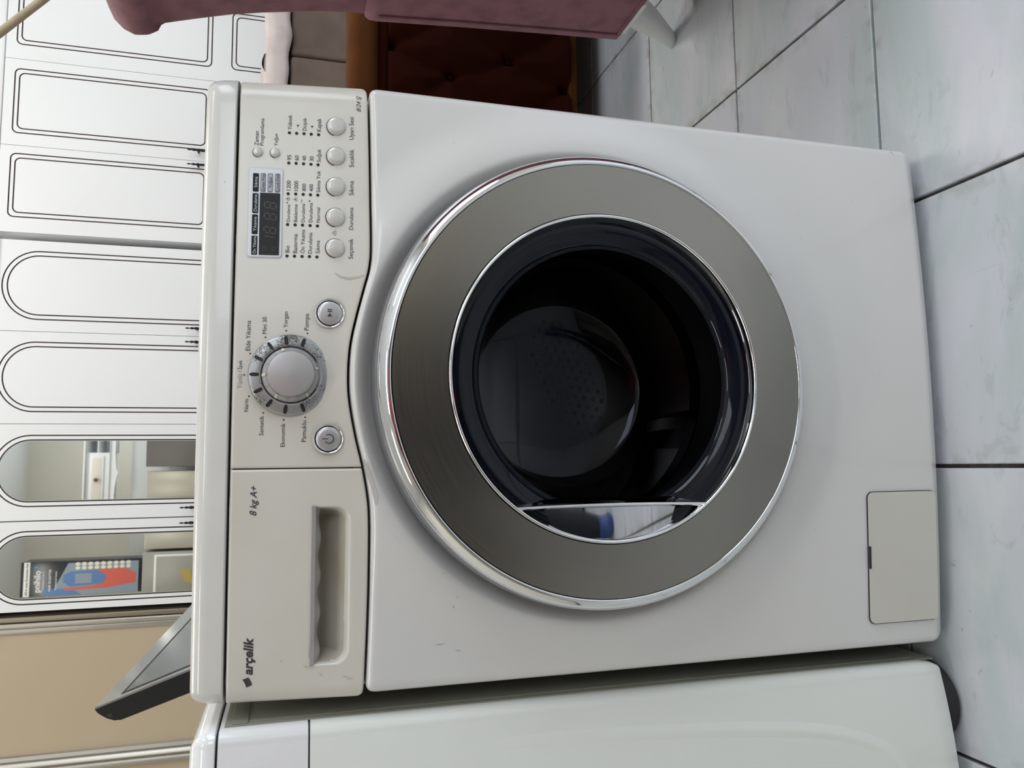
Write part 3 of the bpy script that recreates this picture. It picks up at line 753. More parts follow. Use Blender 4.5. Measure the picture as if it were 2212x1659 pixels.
for x, z in ((.1240, .7860), (.1240, .7770)): strip('digit_segment', [(x + .0022 * math.cos(R(a)), z + .0018 * math.sin(R(a))) for a in range(0, 360, 30)], .0004, yl(.0016), .0002, M['segment'], ctrl, closed=True)

# pump filter door
yb_ = lambda d: (lambda x, z: ybody(x, z) - d)
fd = rrect(-.2683, -.1207, .0322, .1262, .007)
strip('filter_door_rim', rrect(-.2691, -.1199, .0314, .1270, .0085), .0020, ybody, .0004, M['enamel'], W, closed=True)
prism('filter_door_gap', rrect(-.2689, -.1201, .0316, .1268, .0077), yb_(-.0002), .0020, M['dark_gap'], W)
prism('filter_door', fd, yb_(-.0002), .0034, M['panel'], W, bev=.004)
prism('filter_door_notch', rrect(-.2065, -.1815, .1246, .1268, .0004, 1), yb_(.0022), .0014, M['dark_gap'], W)

# wear: dried runs, smudges and scuffs
strip('stain', [(.1020, .7200), (.0985, .7150), (.0968, .7080), (.0975, .7020), (.0990, .6960), (.1010, .6925)], [.0008, .0016, .0026, .0022, .0016, .0008], ypan, .0002, M['stain'], ctrl)
strip('stain', [(-.078, .6925), (-.092, .6880), (-.103, .6840), (-.112, .6815), (-.120, .6810)], [.002, .0045, .0035, .005, .001], ybody, .0003, M['stain_body'], W)
bm = bmesh.new()
def scuff(x, z, l, a, w, fn):
    d = Vector((math.cos(R(a)), math.sin(R(a)))) * l / 2; nn = Vector((-d.y, d.x)).normalized() * w / 2
    vs = []
    for q in (Vector((x, z)) - d, Vector((x, z)) + nn, Vector((x, z)) + d, Vector((x, z)) - nn): vs.append(bm.verts.new((q.x, fn(q.x, q.y) - .0004, q.y)))
    bm.faces.new(vs)
for i in range(26):
    x = random.uniform(-.28, .28); z = random.choice([random.uniform(.04, .20), random.uniform(.60, .68)])
    scuff(x, z, random.uniform(.0008, .004), random.uniform(0, 180), random.uniform(.0003, .0007), ybody)
for x, z, l, a in ((-.255, .618, .012, 95), (-.262, .600, .008, 80), (.030, .188, .002, 90), (-.27, .062, .006, 10), (.292, .052, .012, 40)): scuff(x, z, l, a, .0006, ybody)
for x, z, l, a in ((-.262, .764, .003, 90), (-.268, .742, .006, 70), (-.276, .728, .006, 60), (-.279, .706, .007, 80), (-.281, .702, .007, 85), (.19, .824, .002, 0)): scuff(x, z, l, a, .0005, ypan)
sc_ = frombm('scuff_marks', bm, M['scratch'], W, sm=False); sc_['kind'] = 'stuff'
strip('rust_spot', [(-.136, .0290), (-.141, .0288), (-.147, .0292)], [.0012, .0022, .0008], ybody, .0004, M['rust'], W)

# ------------------------------------------------------------------ neighbouring washing machine
N = thing('washing_machine', 'plain greenish-white washing machine standing left of the steel-doored one, cut off by the frame', 'washing machine', (-.62, .29, 0))
def plan(inset, rc=.013, bulge=.024, x0=-.922, x1=-.318, y0=.0, y1=.575, k=10):
    pts = []
    x0 += inset; x1 -= inset; y0 += inset; y1 -= inset
    r = max(rc - inset, .004)
    def front(x): return y0 - bulge * (1 - min(1, abs((x - (x0 + x1) / 2) / ((x1 - x0) / 2 - r))) ** 3.2)
    for i in range(k + 1):            # front left corner
        a = R(180 + 90 * i / k); pts.append((x0 + r + r * math.cos(a), y0 + r + r * math.sin(a)))
    for i in range(1, 48):
        x = (x0 + x1) / 2 + ((x1 - x0) / 2 - r) * math.sin(math.pi / 2 * (i / 24 - 1)); pts.append((x, front(x)))
    # smooth the join of bulge and corner
    for i in range(k + 1):
        a = R(270 + 90 * i / k); pts.append((x1 - r + r * math.cos(a), y0 + r + r * math.sin(a)))
    pts += [(x1, y1), (x0, y1)]
    return pts
def loft(name, levels, m, parent, **kw):
    V, F = [], []
    for z, ins in levels:
        pl = plan(ins, **kw)
        V += [(x, y, z) for x, y in pl]
    n = len(pl)
    for l in range(len(levels) - 1):
        for i in range(n): F.append((l * n + i, l * n + (i + 1) % n, (l + 1) * n + (i + 1) % n, (l + 1) * n + i))
    F.append(tuple(range(n))[::-1]); F.append(tuple((len(levels) - 1) * n + i for i in range(n)))
    return mesh(name, V, F, m, parent, angle=32)
nf = loft('front_cabinet', [(.020, .012), (.024, .006), (.034, .002), (.05, 0), (.7365, 0), (.7372, .0012)], M['white2'], N)
loft('seam', [(.736, .002), (.740, .002)], M['dark_gap'], N)
loft('fascia', [(.7385, .0012), (.7392, 0), (.8155, 0), (.8165, .002)], M['white2_lid'], N)
loft('lid_gap', [(.8160, .006), (.8190, .006)], M['dark_gap'], N)
loft('lid', [(.8185, .0015), (.8192, 0), (.824, 0), (.8315, .003), (.837, .008), (.8405, .015), (.8420, .026), (.8423, .06)], M['white2_lid'], N)
# side sheet stands a little inside, with folded edges
sd = box('side_panel', (-.3186, -.3168, .014, .56, .026, .812), M['shaded_side'], N, bev=.0005)
box('side_fold', (-.3172, -.3156, .016, .56, .792, .806), M['shaded_side'], N, bev=.0006)
box('side_fold', (-.3172, -.3160, .022, .030, .05, .79), M['shaded_side'], N, bev=.0006)
# embossed contour on the front
def yn(x, z):
    return -.024 * (1 - min(1, abs((x + .62) / .289)) ** 3.2)
em = [(-.352, .56), (-.353, .50), (-.356, .43), (-.360, .36), (-.364, .30), (-.369, .25), (-.374, .21), (-.381, .175), (-.389, .150), (-.399, .128), (-.412, .108), (-.430, .092), (-.46, .080), (-.50, .075), (-.56, .073), (-.62, .073)]
V, F = [], []
for i, (x, z) in enumerate(em):
    a = Vector(em[max(i - 1, 0)]); b = Vector(em[min(i + 1, len(em) - 1)]); t = (b - a).normalized(); nn = Vector((-t.y, t.x))
    h = .0020 * min(1, i / 5)
    for u, hh in ((-.010, -.0004), (-.005, .25), (-.002, .85), (0, 1), (.002, .85), (.005, .25), (.012, -.0004)):
        q = Vector((x, z)) + nn * u; V.append((q.x, yn(q.x, q.y) - (h * hh if hh > 0 else -.0006), q.y))
for i in range(len(em) - 1):
    for k in range(6): F.append((i * 7 + k, (i + 1) * 7 + k, (i + 1) * 7 + k + 1, i * 7 + k + 1))
mesh('embossed_contour', V, F, M['white2'], N, angle=80)
for fx, fy in ((-.372, .045), (-.86, .045), (-.372, .5), (-.86, .5)):
    bm = bmesh.new(); zlathe(bm, fx, fy, [(.040, .0, 0, 0), (.046, .006, 0, 0), (.046, .018, 0, 0), (.038, .026, 0, 0), (.02, .03, 0, 0)], seg=32); frombm('foot', bm, M['rubber'], N)

# ------------------------------------------------------------------ wardrobes
def groove_door(name, parent, x0, x1, z0, z1, shapes, y=3.0, th=.02):
    """door slab whose face carries nested engraved lines; shapes = list of outlines (same point count)"""
    n = len(shapes[0]); cx = sum(p[0] for p in shapes[-1]) / n; cz = sum(p[1] for p in shapes[-1]) / n
    def onrect(p):
        dx, dz = p[0] - cx, p[1] - cz
        t = min(((x1 - cx) / dx) if dx > 1e-6 else ((x0 - cx) / dx) if dx < -1e-6 else 1e9, ((z1 - cz) / dz) if dz > 1e-6 else ((z0 - cz) / dz) if dz < -1e-6 else 1e9)
        return (cx + dx * t, cz + dz * t)
    rect = [onrect(p) for p in shapes[0]]
    # snap nearest samples to the four corners
    for c in ((x0, z0), (x1, z0), (x0, z1), (x1, z1)):
        i = min(range(n), key=lambda k: (rect[k][0] - c[0]) ** 2 + (rect[k][1] - c[1]) ** 2); rect[i] = c
    rings = [([(p[0], p[1]) for p in rect], y + th), (rect, y)]
    w = .0029
    def off(sh, d):
        out = []
        for i, p in enumerate(sh):
            a = Vector(sh[i - 1]); b = Vector(sh[(i + 1) % n]); t = (b - a).normalized(); nn = Vector((t.y, -t.x))
            q = Vector(p) + nn * d; out.append((q.x, q.y))
        return out
    for sh in shapes:
        rings += [(off(sh, w), y), (off(sh, w * .4), y + .003), (off(sh, -w * .4), y + .003), (off(sh, -w), y)]
    V, F, MI = [], [], []
    for pts, yy in rings: V += [(p[0], yy, p[1]) for p in pts]
    for l in range(len(rings) - 1):
        g = l >= 2 and ((l - 2) % 4 in (0, 1, 2))
        for i in range(n):
            j = (i + 1) % n; F.append((l * n + i, (l + 1) * n + i, (l + 1) * n + j, l * n + j)); MI.append(1 if g else 0)
    l = len(rings) - 1; F.append(tuple(l * n + i for i in range(n))); MI.append(0)
    o = mesh(name, V, F, [M['wardrobe'], M['groove']], parent, sm=False, mi=MI)
    bm = bmesh.new(); bm.from_mesh(o.data); bmesh.ops.recalc_face_normals(bm, faces=bm.faces); bm.to_mesh(o.data); bm.free()
    return o
def stadium(cx, hw, z0, z1, rt, k=24):
    """upright outline, arched top (half width hw, rise rt) and arched foot, counter-clockwise from the right"""
    P_ = []
    for i in range(k + 1): a = math.pi * i / k; P_.append((cx + hw * math.cos(a), z1 - rt + rt * math.sin(a)))
    for i in range(1, 8): P_.append((cx - hw, z1 - rt - (z1 - rt - z0 - .02) * i / 8))
    for i in range(5): a = math.pi + math.pi / 2 * i / 4; P_.append((cx - hw + .02 + .02 * math.cos(a), z0 + .02 + .02 * math.sin(a)))
    for i in range(5): a = 1.5 * math.pi + math.pi / 2 * i / 4; P_.append((cx + hw - .02 + .02 * math.cos(a), z0 + .02 + .02 * math.sin(a)))
    for i in range(1, 8): P_.append((cx + hw, z0 + .02 + (z1 - rt - z0 - .02) * i / 8))
    return P_
def rect_shape(x0, x1, z0, z1, r=.022):
    P_ = []
    for cx, cz, a0 in ((x1 - r, z1 - r, 0), (x0 + r, z1 - r, 90), (x0 + r, z0 + r, 180), (x1 - r, z0 + r, 270)):
        for i in range(7):
            a = R(a0 + 90 * i / 6); P_.append((cx + r * math.cos(a), cz + r * math.sin(a)))
        nx_, nz_ = {0: (-1, 0), 90: (0, -1), 180: (1, 0), 270: (0, 1)}[a0]
        L = (x1 - x0 - 2 * r) if nx_ else (z1 - z0 - 2 * r)
        q = P_[-1]
        for i in range(1, 5): P_.append((q[0] + nx_ * L * i / 5, q[1] + nz_ * L * i / 5))
    return P_
def bar_handle(parent, x, zc=1.09):
    bm = bmesh.new()
    prof = [(.0005, zc + .130), (.003, zc + .124), (.004, zc + .119), (.002, zc + .112), (.0035, zc + .106), (.006, zc + .100), (.0035, zc + .094), (.005, zc + .088), (.007, zc + .082), (.005, zc + .076), (.0055, zc + .07), (.006, zc), (.0055, zc - .07), (.005, zc - .076), (.007, zc - .082), (.005, zc - .088), (.0035, zc - .094), (.006, zc - .100), (.002, zc - .112), (.004, zc - .119), (.0005, zc - .13)]
    zlathe(bm, x, 2.972, [(r, z, 0, 0) for r, z in prof], seg=12)
    for s in (1, -1): tube(bm, [(x, 2.972, zc + s * .082), (x, 3.0, zc + s * .082)], .005, 8)
    return frombm('handle', bm, M['iron'], parent)
WA = thing('wardrobe', 'white wardrobe with arched engraved doors, two of them mirrored, behind the washing machine', 'wardrobe', (.12, 3.28, 0))
box('carcass', (-.672, .914, 3.022, 3.56, .0, 2.0), M['wardrobe'], WA, bev=.002)
box('plinth', (-.672, .914, 3.006, 3.024, 0, .075), M['wardrobe'], WA)
box('cornice', (-.69, .925, 2.975, 3.57, 2.0, 2.06), M['wardrobe'], WA, bev=.008)
ZD0, ZD1 = .08, 1.985
for k, (a, b, cx, mir) in enumerate(((-.671, -.3005, -.4915, True), (-.2955, .1115, -.087, True), (.1135, .5105, .315, False), (.5125, .912, .7145, False))):
    sh = [stadium(cx, .150, .20, 1.958, .140), stadium(cx, .1305, .22, 1.938, .122)]
    d = groove_door('door', WA, a, b, ZD0, ZD1, sh)
    if mir:
        d['label'] = 'door with arched mirror'
        ms = stadium(cx, .1270, .225, 1.934, .119)
        prism('mirror', ms, fl(2.9995), .0015, M['mirror'], d)
        strip('mirror_edge', ms, .0022, fl(2.9980), .0004, M['mirror_edge'], d, closed=True)
    bar_handle(d, (-.323, -.256, .482, .544)[k])
WB = thing('wardrobe', 'white wardrobe with rectangular engraved door panels, behind the pink armchair', 'wardrobe', (1.75, 3.28, 0))
box('carcass', (.945, 2.54, 3.022, 3.56, .0, 2.0), M['wardrobe'], WB, bev=.002)
box('plinth', (.945, 2.54, 3.006, 3.024, 0, .075), M['wardrobe'], WB)
box('cornice', (.945, 2.55, 3.0, 3.57, 1.998, 2.03), M['wardrobe'], WB, bev=.004)
for k, (a, b) in enumerate(((.946, 1.3345), (1.3365, 1.7315), (1.7335, 2.135), (2.137, 2.535))):
    for z0_, z1_, split in ((1.097, 1.995, True), (.08, 1.094, False)):
        pass
    x0_, x1_ = a + .066, b - .044
    if k == 1: x0_ = 1.393; x1_ = 1.687
    if k == 0: x0_ = 1.014; x1_ = 1.298
    if k == 2: x0_ = 1.802; x1_ = 2.085
    # upper and lower panels share one door: build two stacked fields of the same leaf
    up_d = groove_door('door', WB, a, b, 1.096, 1.994, [rect_shape(x0_, x1_, 1.142, 1.952), rect_shape(x0_ + .0195, x1_ - .0195, 1.161, 1.934)])
    groove_door('lower_door_field', up_d, a, b, .08, 1.096, [rect_shape(x0_, x1_, .14, 1.052), rect_shape(x0_ + .0195, x1_ - .0195, .16, 1.033)])
    if k < 2: bar_handle(up_d, (1.309, 1.377)[k], 1.105)
    else: bar_handle(up_d, (2.10, 2.17)[k - 2], 1.105)

# beige sliding wardrobe at the left
SW = thing('sliding_wardrobe', 'beige glossy sliding-door wardrobe with grey metal profiles, behind the black television', 'wardrobe', (-1.5, 3.3, 0))
box('carcass', (-2.35, -.715, 3.10, 3.60, .0, 2.5), M['brownwood'], SW)
box('side_post', (-.722, -.700, 3.045, 3.60, .0, 2.5), M['alu_dark'], SW, bev=.002)
box('edge_profile', (-.745, -.724, 3.03, 3.06, .02, 2.46), M['alu'], SW, bev=.004)
box('edge_profile', (-.770, -.747, 3.045, 3.07, .02, 2.46), M['alu'], SW, bev=.003)
box('sliding_panel', (-1.262, -.770, 3.052, 3.07, .02, 2.46), M['beige'], SW)
bm = bmesh.new()
pts = [(-1.262, 3.052), (-1.266, 3.040), (-1.280, 3.036), (-1.288, 3.044), (-1.296, 3.034), (-1.306, 3.030), (-1.316, 3.036), (-1.320, 3.046), (-1.330, 3.040), (-1.344, 3.040), (-1.348, 3.056)]
V = [(x, y, z) for z in (.02, 2.46) for x, y in pts]; n = len(pts)
mesh('handle_profile', V, [(i, i + 1, n + i + 1, n + i) for i in range(n - 1)], M['alu'], SW, angle=50)
box('sliding_panel', (-2.33, -1.348, 3.056, 3.074, .02, 2.46), M['beige'], SW)

# ------------------------------------------------------------------ television leaning behind the washing machines
TVP = Vector((-.609, 1.2, 1.161))
ea = Vector((.36556, -.59374, -.71763)).normalized()
eb = Vector((.43555, .78882, -.43055)); eb = (eb - ea * eb.dot(ea)).normalized()
en = ea.cross(eb) * 1.0
if en.dot(Vector((.82, -.155, .547))) < 0: en = -en
TV = thing('television', 'black flat television with glossy grey screen, leaning tilted behind the washing machines', 'television', tuple(TVP + ea * .62 + eb * .2))
LA, LB, TH = .66, .392, .046
def tvbox(a0, a1, b0, b1, n0, n1, prof=None):
    V = [TVP + ea * a + eb * b + en * n_ for a in (a0, a1) for b in (b0, b1) for n_ in (n0, n1)]
    F = [(0, 1, 3, 2), (4, 6, 7, 5), (0, 4, 5, 1), (2, 3, 7, 6), (0, 2, 6, 4), (1, 5, 7, 3)]
    return V, F
def tvpart(name, a0, a1, b0, b1, n0, n1, m, par, bev=0.0):
    V, F = tvbox(a0, a1, b0, b1, n0, n1); bm = bmesh.new()
    vs = [bm.verts.new(v) for v in V]
    for f in F: bm.faces.new([vs[i] for i in f])
    if bev: bmesh.ops.bevel(bm, geom=bm.edges[:], offset=bev, segments=2, affect='EDGES')
    return frombm(name, bm, m, par)
# rounded back shell: extruded profile along b
V, F = [], []
prof = [(0, 0), (0, -.010), (.004, -.018), (.012, -.030), (.026, -.041), (.045, -.046), (LA - .03, -.046), (LA, -.03), (LA, 0)]
for b in (0, LB):
    for a, n_ in prof: V.append(TVP + ea * a + eb * b + en * n_)
n = len(prof)
F = [(i, (i + 1) % n, n + (i + 1) % n, n + i) for i in range(n)] + [tuple(range(n)), tuple(range(n, 2 * n))[::-1]]
shell = mesh('housing', V, F, M['black'], TV, angle=30)
tvpart('front_bezel', 0, LA, 0, LB, -.001, .0035, M['tv_bezel'], TV, .0012)
tvpart('screen', .082, LA - .04, .020, LB - .020, .0033, .0038, M['screen'], TV)
V2 = [TVP + ea * a + eb * b + en * .0041 for a, b in ((.074, .014), (.074, LB - .014), (.082, LB - .020), (.082, .020), (LA - .03, .014), (LA - .03, LB - .014), (LA - .04, LB - .020), (LA - .04, .020))]
mesh('screen_border', V2, [(0, 1, 2, 3), (1, 5, 6, 2), (5, 4, 7, 6), (4, 0, 3, 7)], M['black'], TV, sm=False)
V, F = tvbox(.020, .034, -.0006, .0006, -.030, -.022)
mesh('side_port', V, F, M['rubber'], TV, sm=False)
# floor stand carrying it, out of sight behind the machines
bm = bmesh.new()
q = TVP + ea * .45 + eb * .2 - en * .046
tube(bm, [q + en * .004, Vector((q.x - .02, q.y, q.z - .08)), Vector((q.x - .02, q.y, .02))], .018, 12)
bmbox(bm, q.x - .2, q.x + .16, q.y - .15, q.y + .15, 0, .02, bev=.004)
frombm('stand', bm, M['black'], TV)

# ------------------------------------------------------------------ pink armchair, seen from behind its left corner
PC = thing('armchair', 'dusty pink velvet armchair with rolled back and splayed white leg, right of the washing machine', 'armchair', (1.1, .27, 0))
yf, yn_ = .60, -.08
def extrude_xz(name, prof, y0, y1, m, parent, angle=40, puff=.012, ny=14):
    """closed profile (x,z) run along y with softly puffed ends"""
    cx = sum(p[0] for p in prof) / len(prof); cz = sum(p[1] for p in prof) / len(prof)
    V, F = [], []; n = len(prof)
    ys = [(y0, puff), (y0 + puff * .15, puff * .55), (y0 + puff * .5, puff * .15), (y0 + puff, 0)] + [(y0 + puff + (y1 - y0 - 2 * puff) * i / ny, 0) for i in range(1, ny)] + [(y1 - puff, 0), (y1 - puff * .5, puff * .15), (y1 - puff * .15, puff * .55), (y1, puff)]
    for y, ins in ys:
        for x, z in prof:
            d = math.hypot(x - cx, z - cz); k = max(0, 1 - ins / max(d, .02)); V.append((cx + (x - cx) * k, y, cz + (z - cz) * k))
    for l in range(len(ys) - 1):
        for i in range(n): F.append((l * n + i, l * n + (i + 1) % n, (l + 1) * n + (i + 1) % n, (l + 1) * n + i))
    F.append(tuple(range(n))[::-1]); F.append(tuple((len(ys) - 1) * n + i for i in range(n)))
    o = mesh(name, V, F, m, parent, angle=angle)
    bm = bmesh.new(); bm.from_mesh(o.data); bmesh.ops.recalc_face_normals(bm, faces=bm.faces); bmesh.ops.triangulate(bm, faces=[f for f in bm.faces if len(f.verts) > 4]); bm.to_mesh(o.data); bm.free()
    smooth(o.data, angle)
    return o
back = [(.742, .45), (.738, .58), (.735, .64), (.732, .672), (.727, .712), (.711, .792), (.693, .868), (.677, .928), (.669, .957), (.661, .984), (.656, .990), (.645, .994), (.637, 1.006), (.635, 1.020), (.642, 1.036), (.655, 1.049), (.674, 1.058), (.700, 1.066), (.730, 1.068), (.765, 1.060), (.790, 1.040), (.806, 1.00), (.815, .95), (.83, .80), (.85, .62), (.86, .45)]
extrude_xz('backrest', back, yn_, yf, M['pink'], PC)
base = [(.7555, .145), (.7475, .273), (.735, .458), (.7225, .620), (.7235, .634), (.729, .641), (.738, .642), (.78, .60), (.80, .45), (1.80, .44), (1.82, .42), (1.82, .16), (1.81, .145)]  # seat drawn out beyond the frame to block low window light
extrude_xz('seat_base', base, yn_ + .005, yf + .004, M['pink'], PC, puff=.008)
bm = bmesh.new()
tube(bm, [(x, yf - .022, z) for x, z in ((.7525, .15), (.7445, .273), (.7320, .458), (.7195, .618))], .0024, 8)
tube(bm, [(.7535, yf - .02 - .62 * i / 8, .152) for i in range(9)], .0022, 8)
frombm('piping', bm, M['pink'], PC)
box('seat_cushion', (.84, 1.83, yn_ + .10, yf - .10, .43, .55), M['pink'], PC, bev=.035, seg=4)
for y0_, y1_ in ((yn_, yn_ + .10), (yf - .10, yf)): box('armrest', (.82, 1.78, y0_ + .002, y1_ - .002, .43, .68), M['pink'], PC, bev=.035, seg=4)
def leg(px, py, dx, dy, sy):
    bm = bmesh.new(); zlathe(bm, px, py, [(.0145, 0, dx, dy), (.0165, .003, dx, dy), (.0255, .07, dx * .45, dy * .45), (.035, .138, 0, 0)], seg=28); l = frombm('leg', bm, M['white_leg'], PC)
    bm = bmesh.new(); bmbox(bm, px - .036, px + .045, min(py - sy * .065, py + sy * .036), max(py - sy * .065, py + sy * .036), .137, .147, bev=.003); frombm('leg_plate', bm, M['white_leg'], l)
leg(.790, .540, .006, .096, 1); leg(.790, -.02, .006, -.08, -1); leg(1.74, .54, .04, .06, 1); leg(1.74, -.02, .04, -.06, -1)

# ------------------------------------------------------------------ rust-brown tufted armchair behind it, its unseen ends lengthened to block light
BC = thing('sofa', 'dark rust-brown velvet sofa with button-tufted panel, in the shadow between washing machine and pink armchair', 'sofa', (1.2, 1.35, 0))
btn = [(.528, .399), (.585, .255), (.585, .543), (.528, .111), (.688, .399), (.848, .399), (1.008, .399), (1.168, .399), (.745, .255), (.905, .255), (1.065, .255), (1.225, .255), (.745, .543), (.905, .543), (1.065, .543), (1.225, .543), (.688, .111), (.848, .111), (1.008, .111), (1.168, .111)]
segs = []
for i in range(len(btn)):
    for j in range(i + 1, len(btn)):
        d = math.hypot(btn[i][0] - btn[j][0], btn[i][1] - btn[j][1])
        if d < .182 and abs(btn[i][1] - btn[j][1]) > .05: segs.append((btn[i], btn[j]))
def ytuft(x, z):
    best = 9; 
    for (a, b), (c, d) in segs:
        vx, vz = c - a, d - b; t = max(0, min(1, ((x - a) * vx + (z - b) * vz) / (vx * vx + vz * vz)))
        sag = .012 * math.sin(math.pi * t)
        e = math.hypot(x - a - vx * t + sag, z - b - vz * t); best = min(best, e)
    bd = min(math.hypot(x - a, z - b) for a, b in btn)
    return 1.0 - .022 * min(1, best / .05) ** .55 + .022 * math.exp(-(bd / .014) ** 2)
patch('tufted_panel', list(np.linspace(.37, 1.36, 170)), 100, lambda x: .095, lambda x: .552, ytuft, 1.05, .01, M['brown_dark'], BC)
for (a, b) in btn:
    if .12 < b < .52: lathe('button', [(.009, 1.012), (.008, 1.007), (.005, 1.004), (.0001, 1.003)], M['brown_dark'], BC, (a, b), seg=14)
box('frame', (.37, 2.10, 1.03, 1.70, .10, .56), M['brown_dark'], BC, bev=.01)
box('bottom_rail', (.37, 2.10, .990, 1.70, .078, .100), M['brown'], BC, bev=.004)
def yroll(name, z0_, z1_, d, m):
    bm = bmesh.new()
    bmbox(bm, .36, 2.11, 1.0 - d, 1.12, z0_, z1_, bev=(z1_ - z0_) * .42, seg=5); return frombm(name, bm, m, BC, angle=60)
yroll('top_roll', .574, .642, .035, M['brown'])
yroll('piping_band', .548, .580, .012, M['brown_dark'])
bm = bmesh.new(); tube(bm, [(.60, 1.04, .640), (.72, 1.04, .662), (.765, 1.04, .668), (.785, 1.04, .658), (.79, 1.04, .640)], [.02, .02, .018, .014, .008], 12); frombm('arm_scroll', bm, M['brown'], BC)
box('seat_back', (.39, 2.08, 1.50, 1.70, .5, .60), M['brown'], BC, bev=.04, seg=4)
for fx, fy in ((.43, 1.06), (2.04, 1.06), (.43, 1.64), (2.04, 1.64)):
    bm = bmesh.new(); zlathe(bm, fx, fy, [(.014, 0, 0, 0), (.022, .078, 0, 0)], seg=16); frombm('leg', bm, M['brownwood'], BC)

# ------------------------------------------------------------------ taupe sofa with a cream throw in front of the wardrobe
SO = thing('sofa', 'taupe fabric sofa back, in front of the white wardrobe', 'sofa', (1.75, 2.5, 0))
box('backrest', (1.02, 2.9, 2.235, 2.44, .10, .792), M['taupe'], SO, bev=.02, seg=3)
box('back_cushion', (1.03, 1.487, 2.2, 2.26, .12, .780), M['taupe'], SO, bev=.016, seg=3)
box('back_cushion', (1.489, 1.94, 2.2, 2.26, .12, .780), M['taupe'], SO, bev=.016, seg=3)
box('back_cushion', (1.942, 2.4, 2.2, 2.26, .12, .780), M['taupe'], SO, bev=.016, seg=3)
box('seat', (1.02, 2.9, 2.44, 2.86, .12, .44), M['taupe'], SO, bev=.03, seg=3)
for fx, fy in ((1.1, 2.3), (2.8, 2.3), (1.1, 2.8), (2.8, 2.8)):
    bm = bmesh.new(); zlathe(bm, fx, fy, [(.02, 0, 0, 0), (.025, .12, 0, 0)], seg=14); frombm('leg', bm, M['brownwood'], SO)
# throw draped over the top
V, F = [], []; nx = 60
for i in range(nx + 1):
    x = 1.10 + 1.3 * i / nx; w = .006 * math.sin(x * 19) + .004 * math.sin(x * 47 + 1)
    for k, (y, z) in enumerate(((2.186, .782), (2.184, .800), (2.186, .835), (2.192, .862), (2.215, .876), (2.28, .879), (2.40, .876), (2.452, .862), (2.458, .82), (2.458, .76))):
        V.append((x, y + w * (.8 if k < 4 else .2), z + w * (.9 if k in (0, 9) else .5)))
for i in range(nx):
    for k in range(9): F.append((i * 10 + k, (i + 1) * 10 + k, (i + 1) * 10 + k + 1, i * 10 + k + 1))
th_ = mesh('throw_blanket', V, F, M['cream_cloth'], None, angle=80)
sol = th_.modifiers.new('thickness', 'SOLIDIFY'); sol.thickness = .008; sol.offset = -1
tag(th_, 'cream cloth draped over the top edge of the taupe sofa', 'blanket')
bm = bmesh.new()
pr = [(1.405, .872), (1.415, .884), (1.432, .893), (1.452, .890), (1.470, .880), (1.478, .872)]
V = [(x, 2.30, z) for x, z in pr] + [(x + .004, 2.20, .872 + (z - .872) * .55) for x, z in pr] + [(x, 2.40, .870) for x, z in pr]
n = len(pr); F = [(i, i + 1, n + i + 1, n + i) for i in range(n - 1)] + [(i + 1, i, 2 * n + i, 2 * n + i + 1) for i in range(n - 1)]
mesh('folded_corner', V, F, M['cream_cloth'], th_, angle=80)

# leaning pole at the top right
bm = bmesh.new()
a = Vector((1.064, 1.85, 1.61)); d_ = Vector((.055, 0, -.049)).normalized()
a = Vector((1.300, 1.85, 1.594)); 
tube(bm, [a - d_ * .45, a + d_ * 1.9], .0125, 14)
tag(frombm('wooden_pole', bm, M['pole']), 'pale wooden pole leaning at a slant before the wardrobe, above the pink armchair', 'pole')

# ------------------------------------------------------------------ the other side of the shop, seen in the wardrobe mirrors
CX, CY, CZ = -.0842, -.7627, .7599
YV = 8.2; kk = (YV - CY) / (7.5 - CY); YR = 6.0 - YV
def S(x, z): return (CX + (x - CX) * kk, CZ + (z - CZ) * kk)
def sbox(name, xa, xb, za, zb, yb, ya, m, parent, bev=.004, floor_=False):
    (a, c), (b, d) = S(xa, za), S(xb, zb)
    if floor_: c = .0
    return box(name, (a, b, yb, ya, c, d), m, parent, bev=bev)
fr = []
for lab, xa, xb, top, m, yfr in (('dark grey refrigerator seen in the right mirror', -.064, .52, 2.081, 'fridge_dark', -2.15), ('champagne refrigerator seen in the right mirror, beside the dark grey one', -.363, -.107, 2.073, 'steel_box', -2.2), ('champagne refrigerator seen at the edge of the left mirror', -.858, -.600, 2.086, 'steel_box', -2.26), ('grey refrigerator under the boxed product seen in the left mirror', -1.420, -.881, 2.090, 'fridge', -2.2)):
    (a, _), (b, top_) = S(xa, 0), S(xb, top)
    t = thing('refrigerator', lab, 'refrigerator', ((a + b) / 2, yfr - .3, 0))
    box('cabinet', (a, b, yfr - .6, yfr - .04, .03, top_), M[m], t, bev=.006)
    box('door', (a, b, yfr - .038, yfr, .035, .60), M[m], t, bev=.006); dd = box('door', (a, b, yfr - .038, yfr, .61, top_), M[m], t, bev=.006)
    box('door_handle', (b - .05, b - .03, yfr, yfr + .03, .80, 1.3), M['alu'], dd, bev=.004)
    box('foot', (a + .02, b - .02, yfr - .55, yfr - .06, 0, .03), M['rubber'], t)
    fr.append(t)
(a, c), (b, d) = S(-.905, 1.25), S(-1.42, 1.985)
box('framed_inset', (b, a, -2.2, -2.188, c, d), M['bx_white'], fr[3], bev=.003)
box('inset_panel', (b, a - .02, -2.189, -2.184, c, d - .022), M['fridge'], fr[3], bev=.001)
(a, c), (b, d) = S(-1.054, 1.757), S(-1.193, 1.645)
prism('yellow_note', [(a, c), (a + .01, c - .10), (b, d - .02), (b + .03, d + .07)][::-1], fl(-2.1835), -.002, M['yellow'], fr[3])
lc = thing('cupboard', 'plain light grey cupboard behind the refrigerators, seen in the mirrors', 'cupboard', (-.3, -2.9, 0))
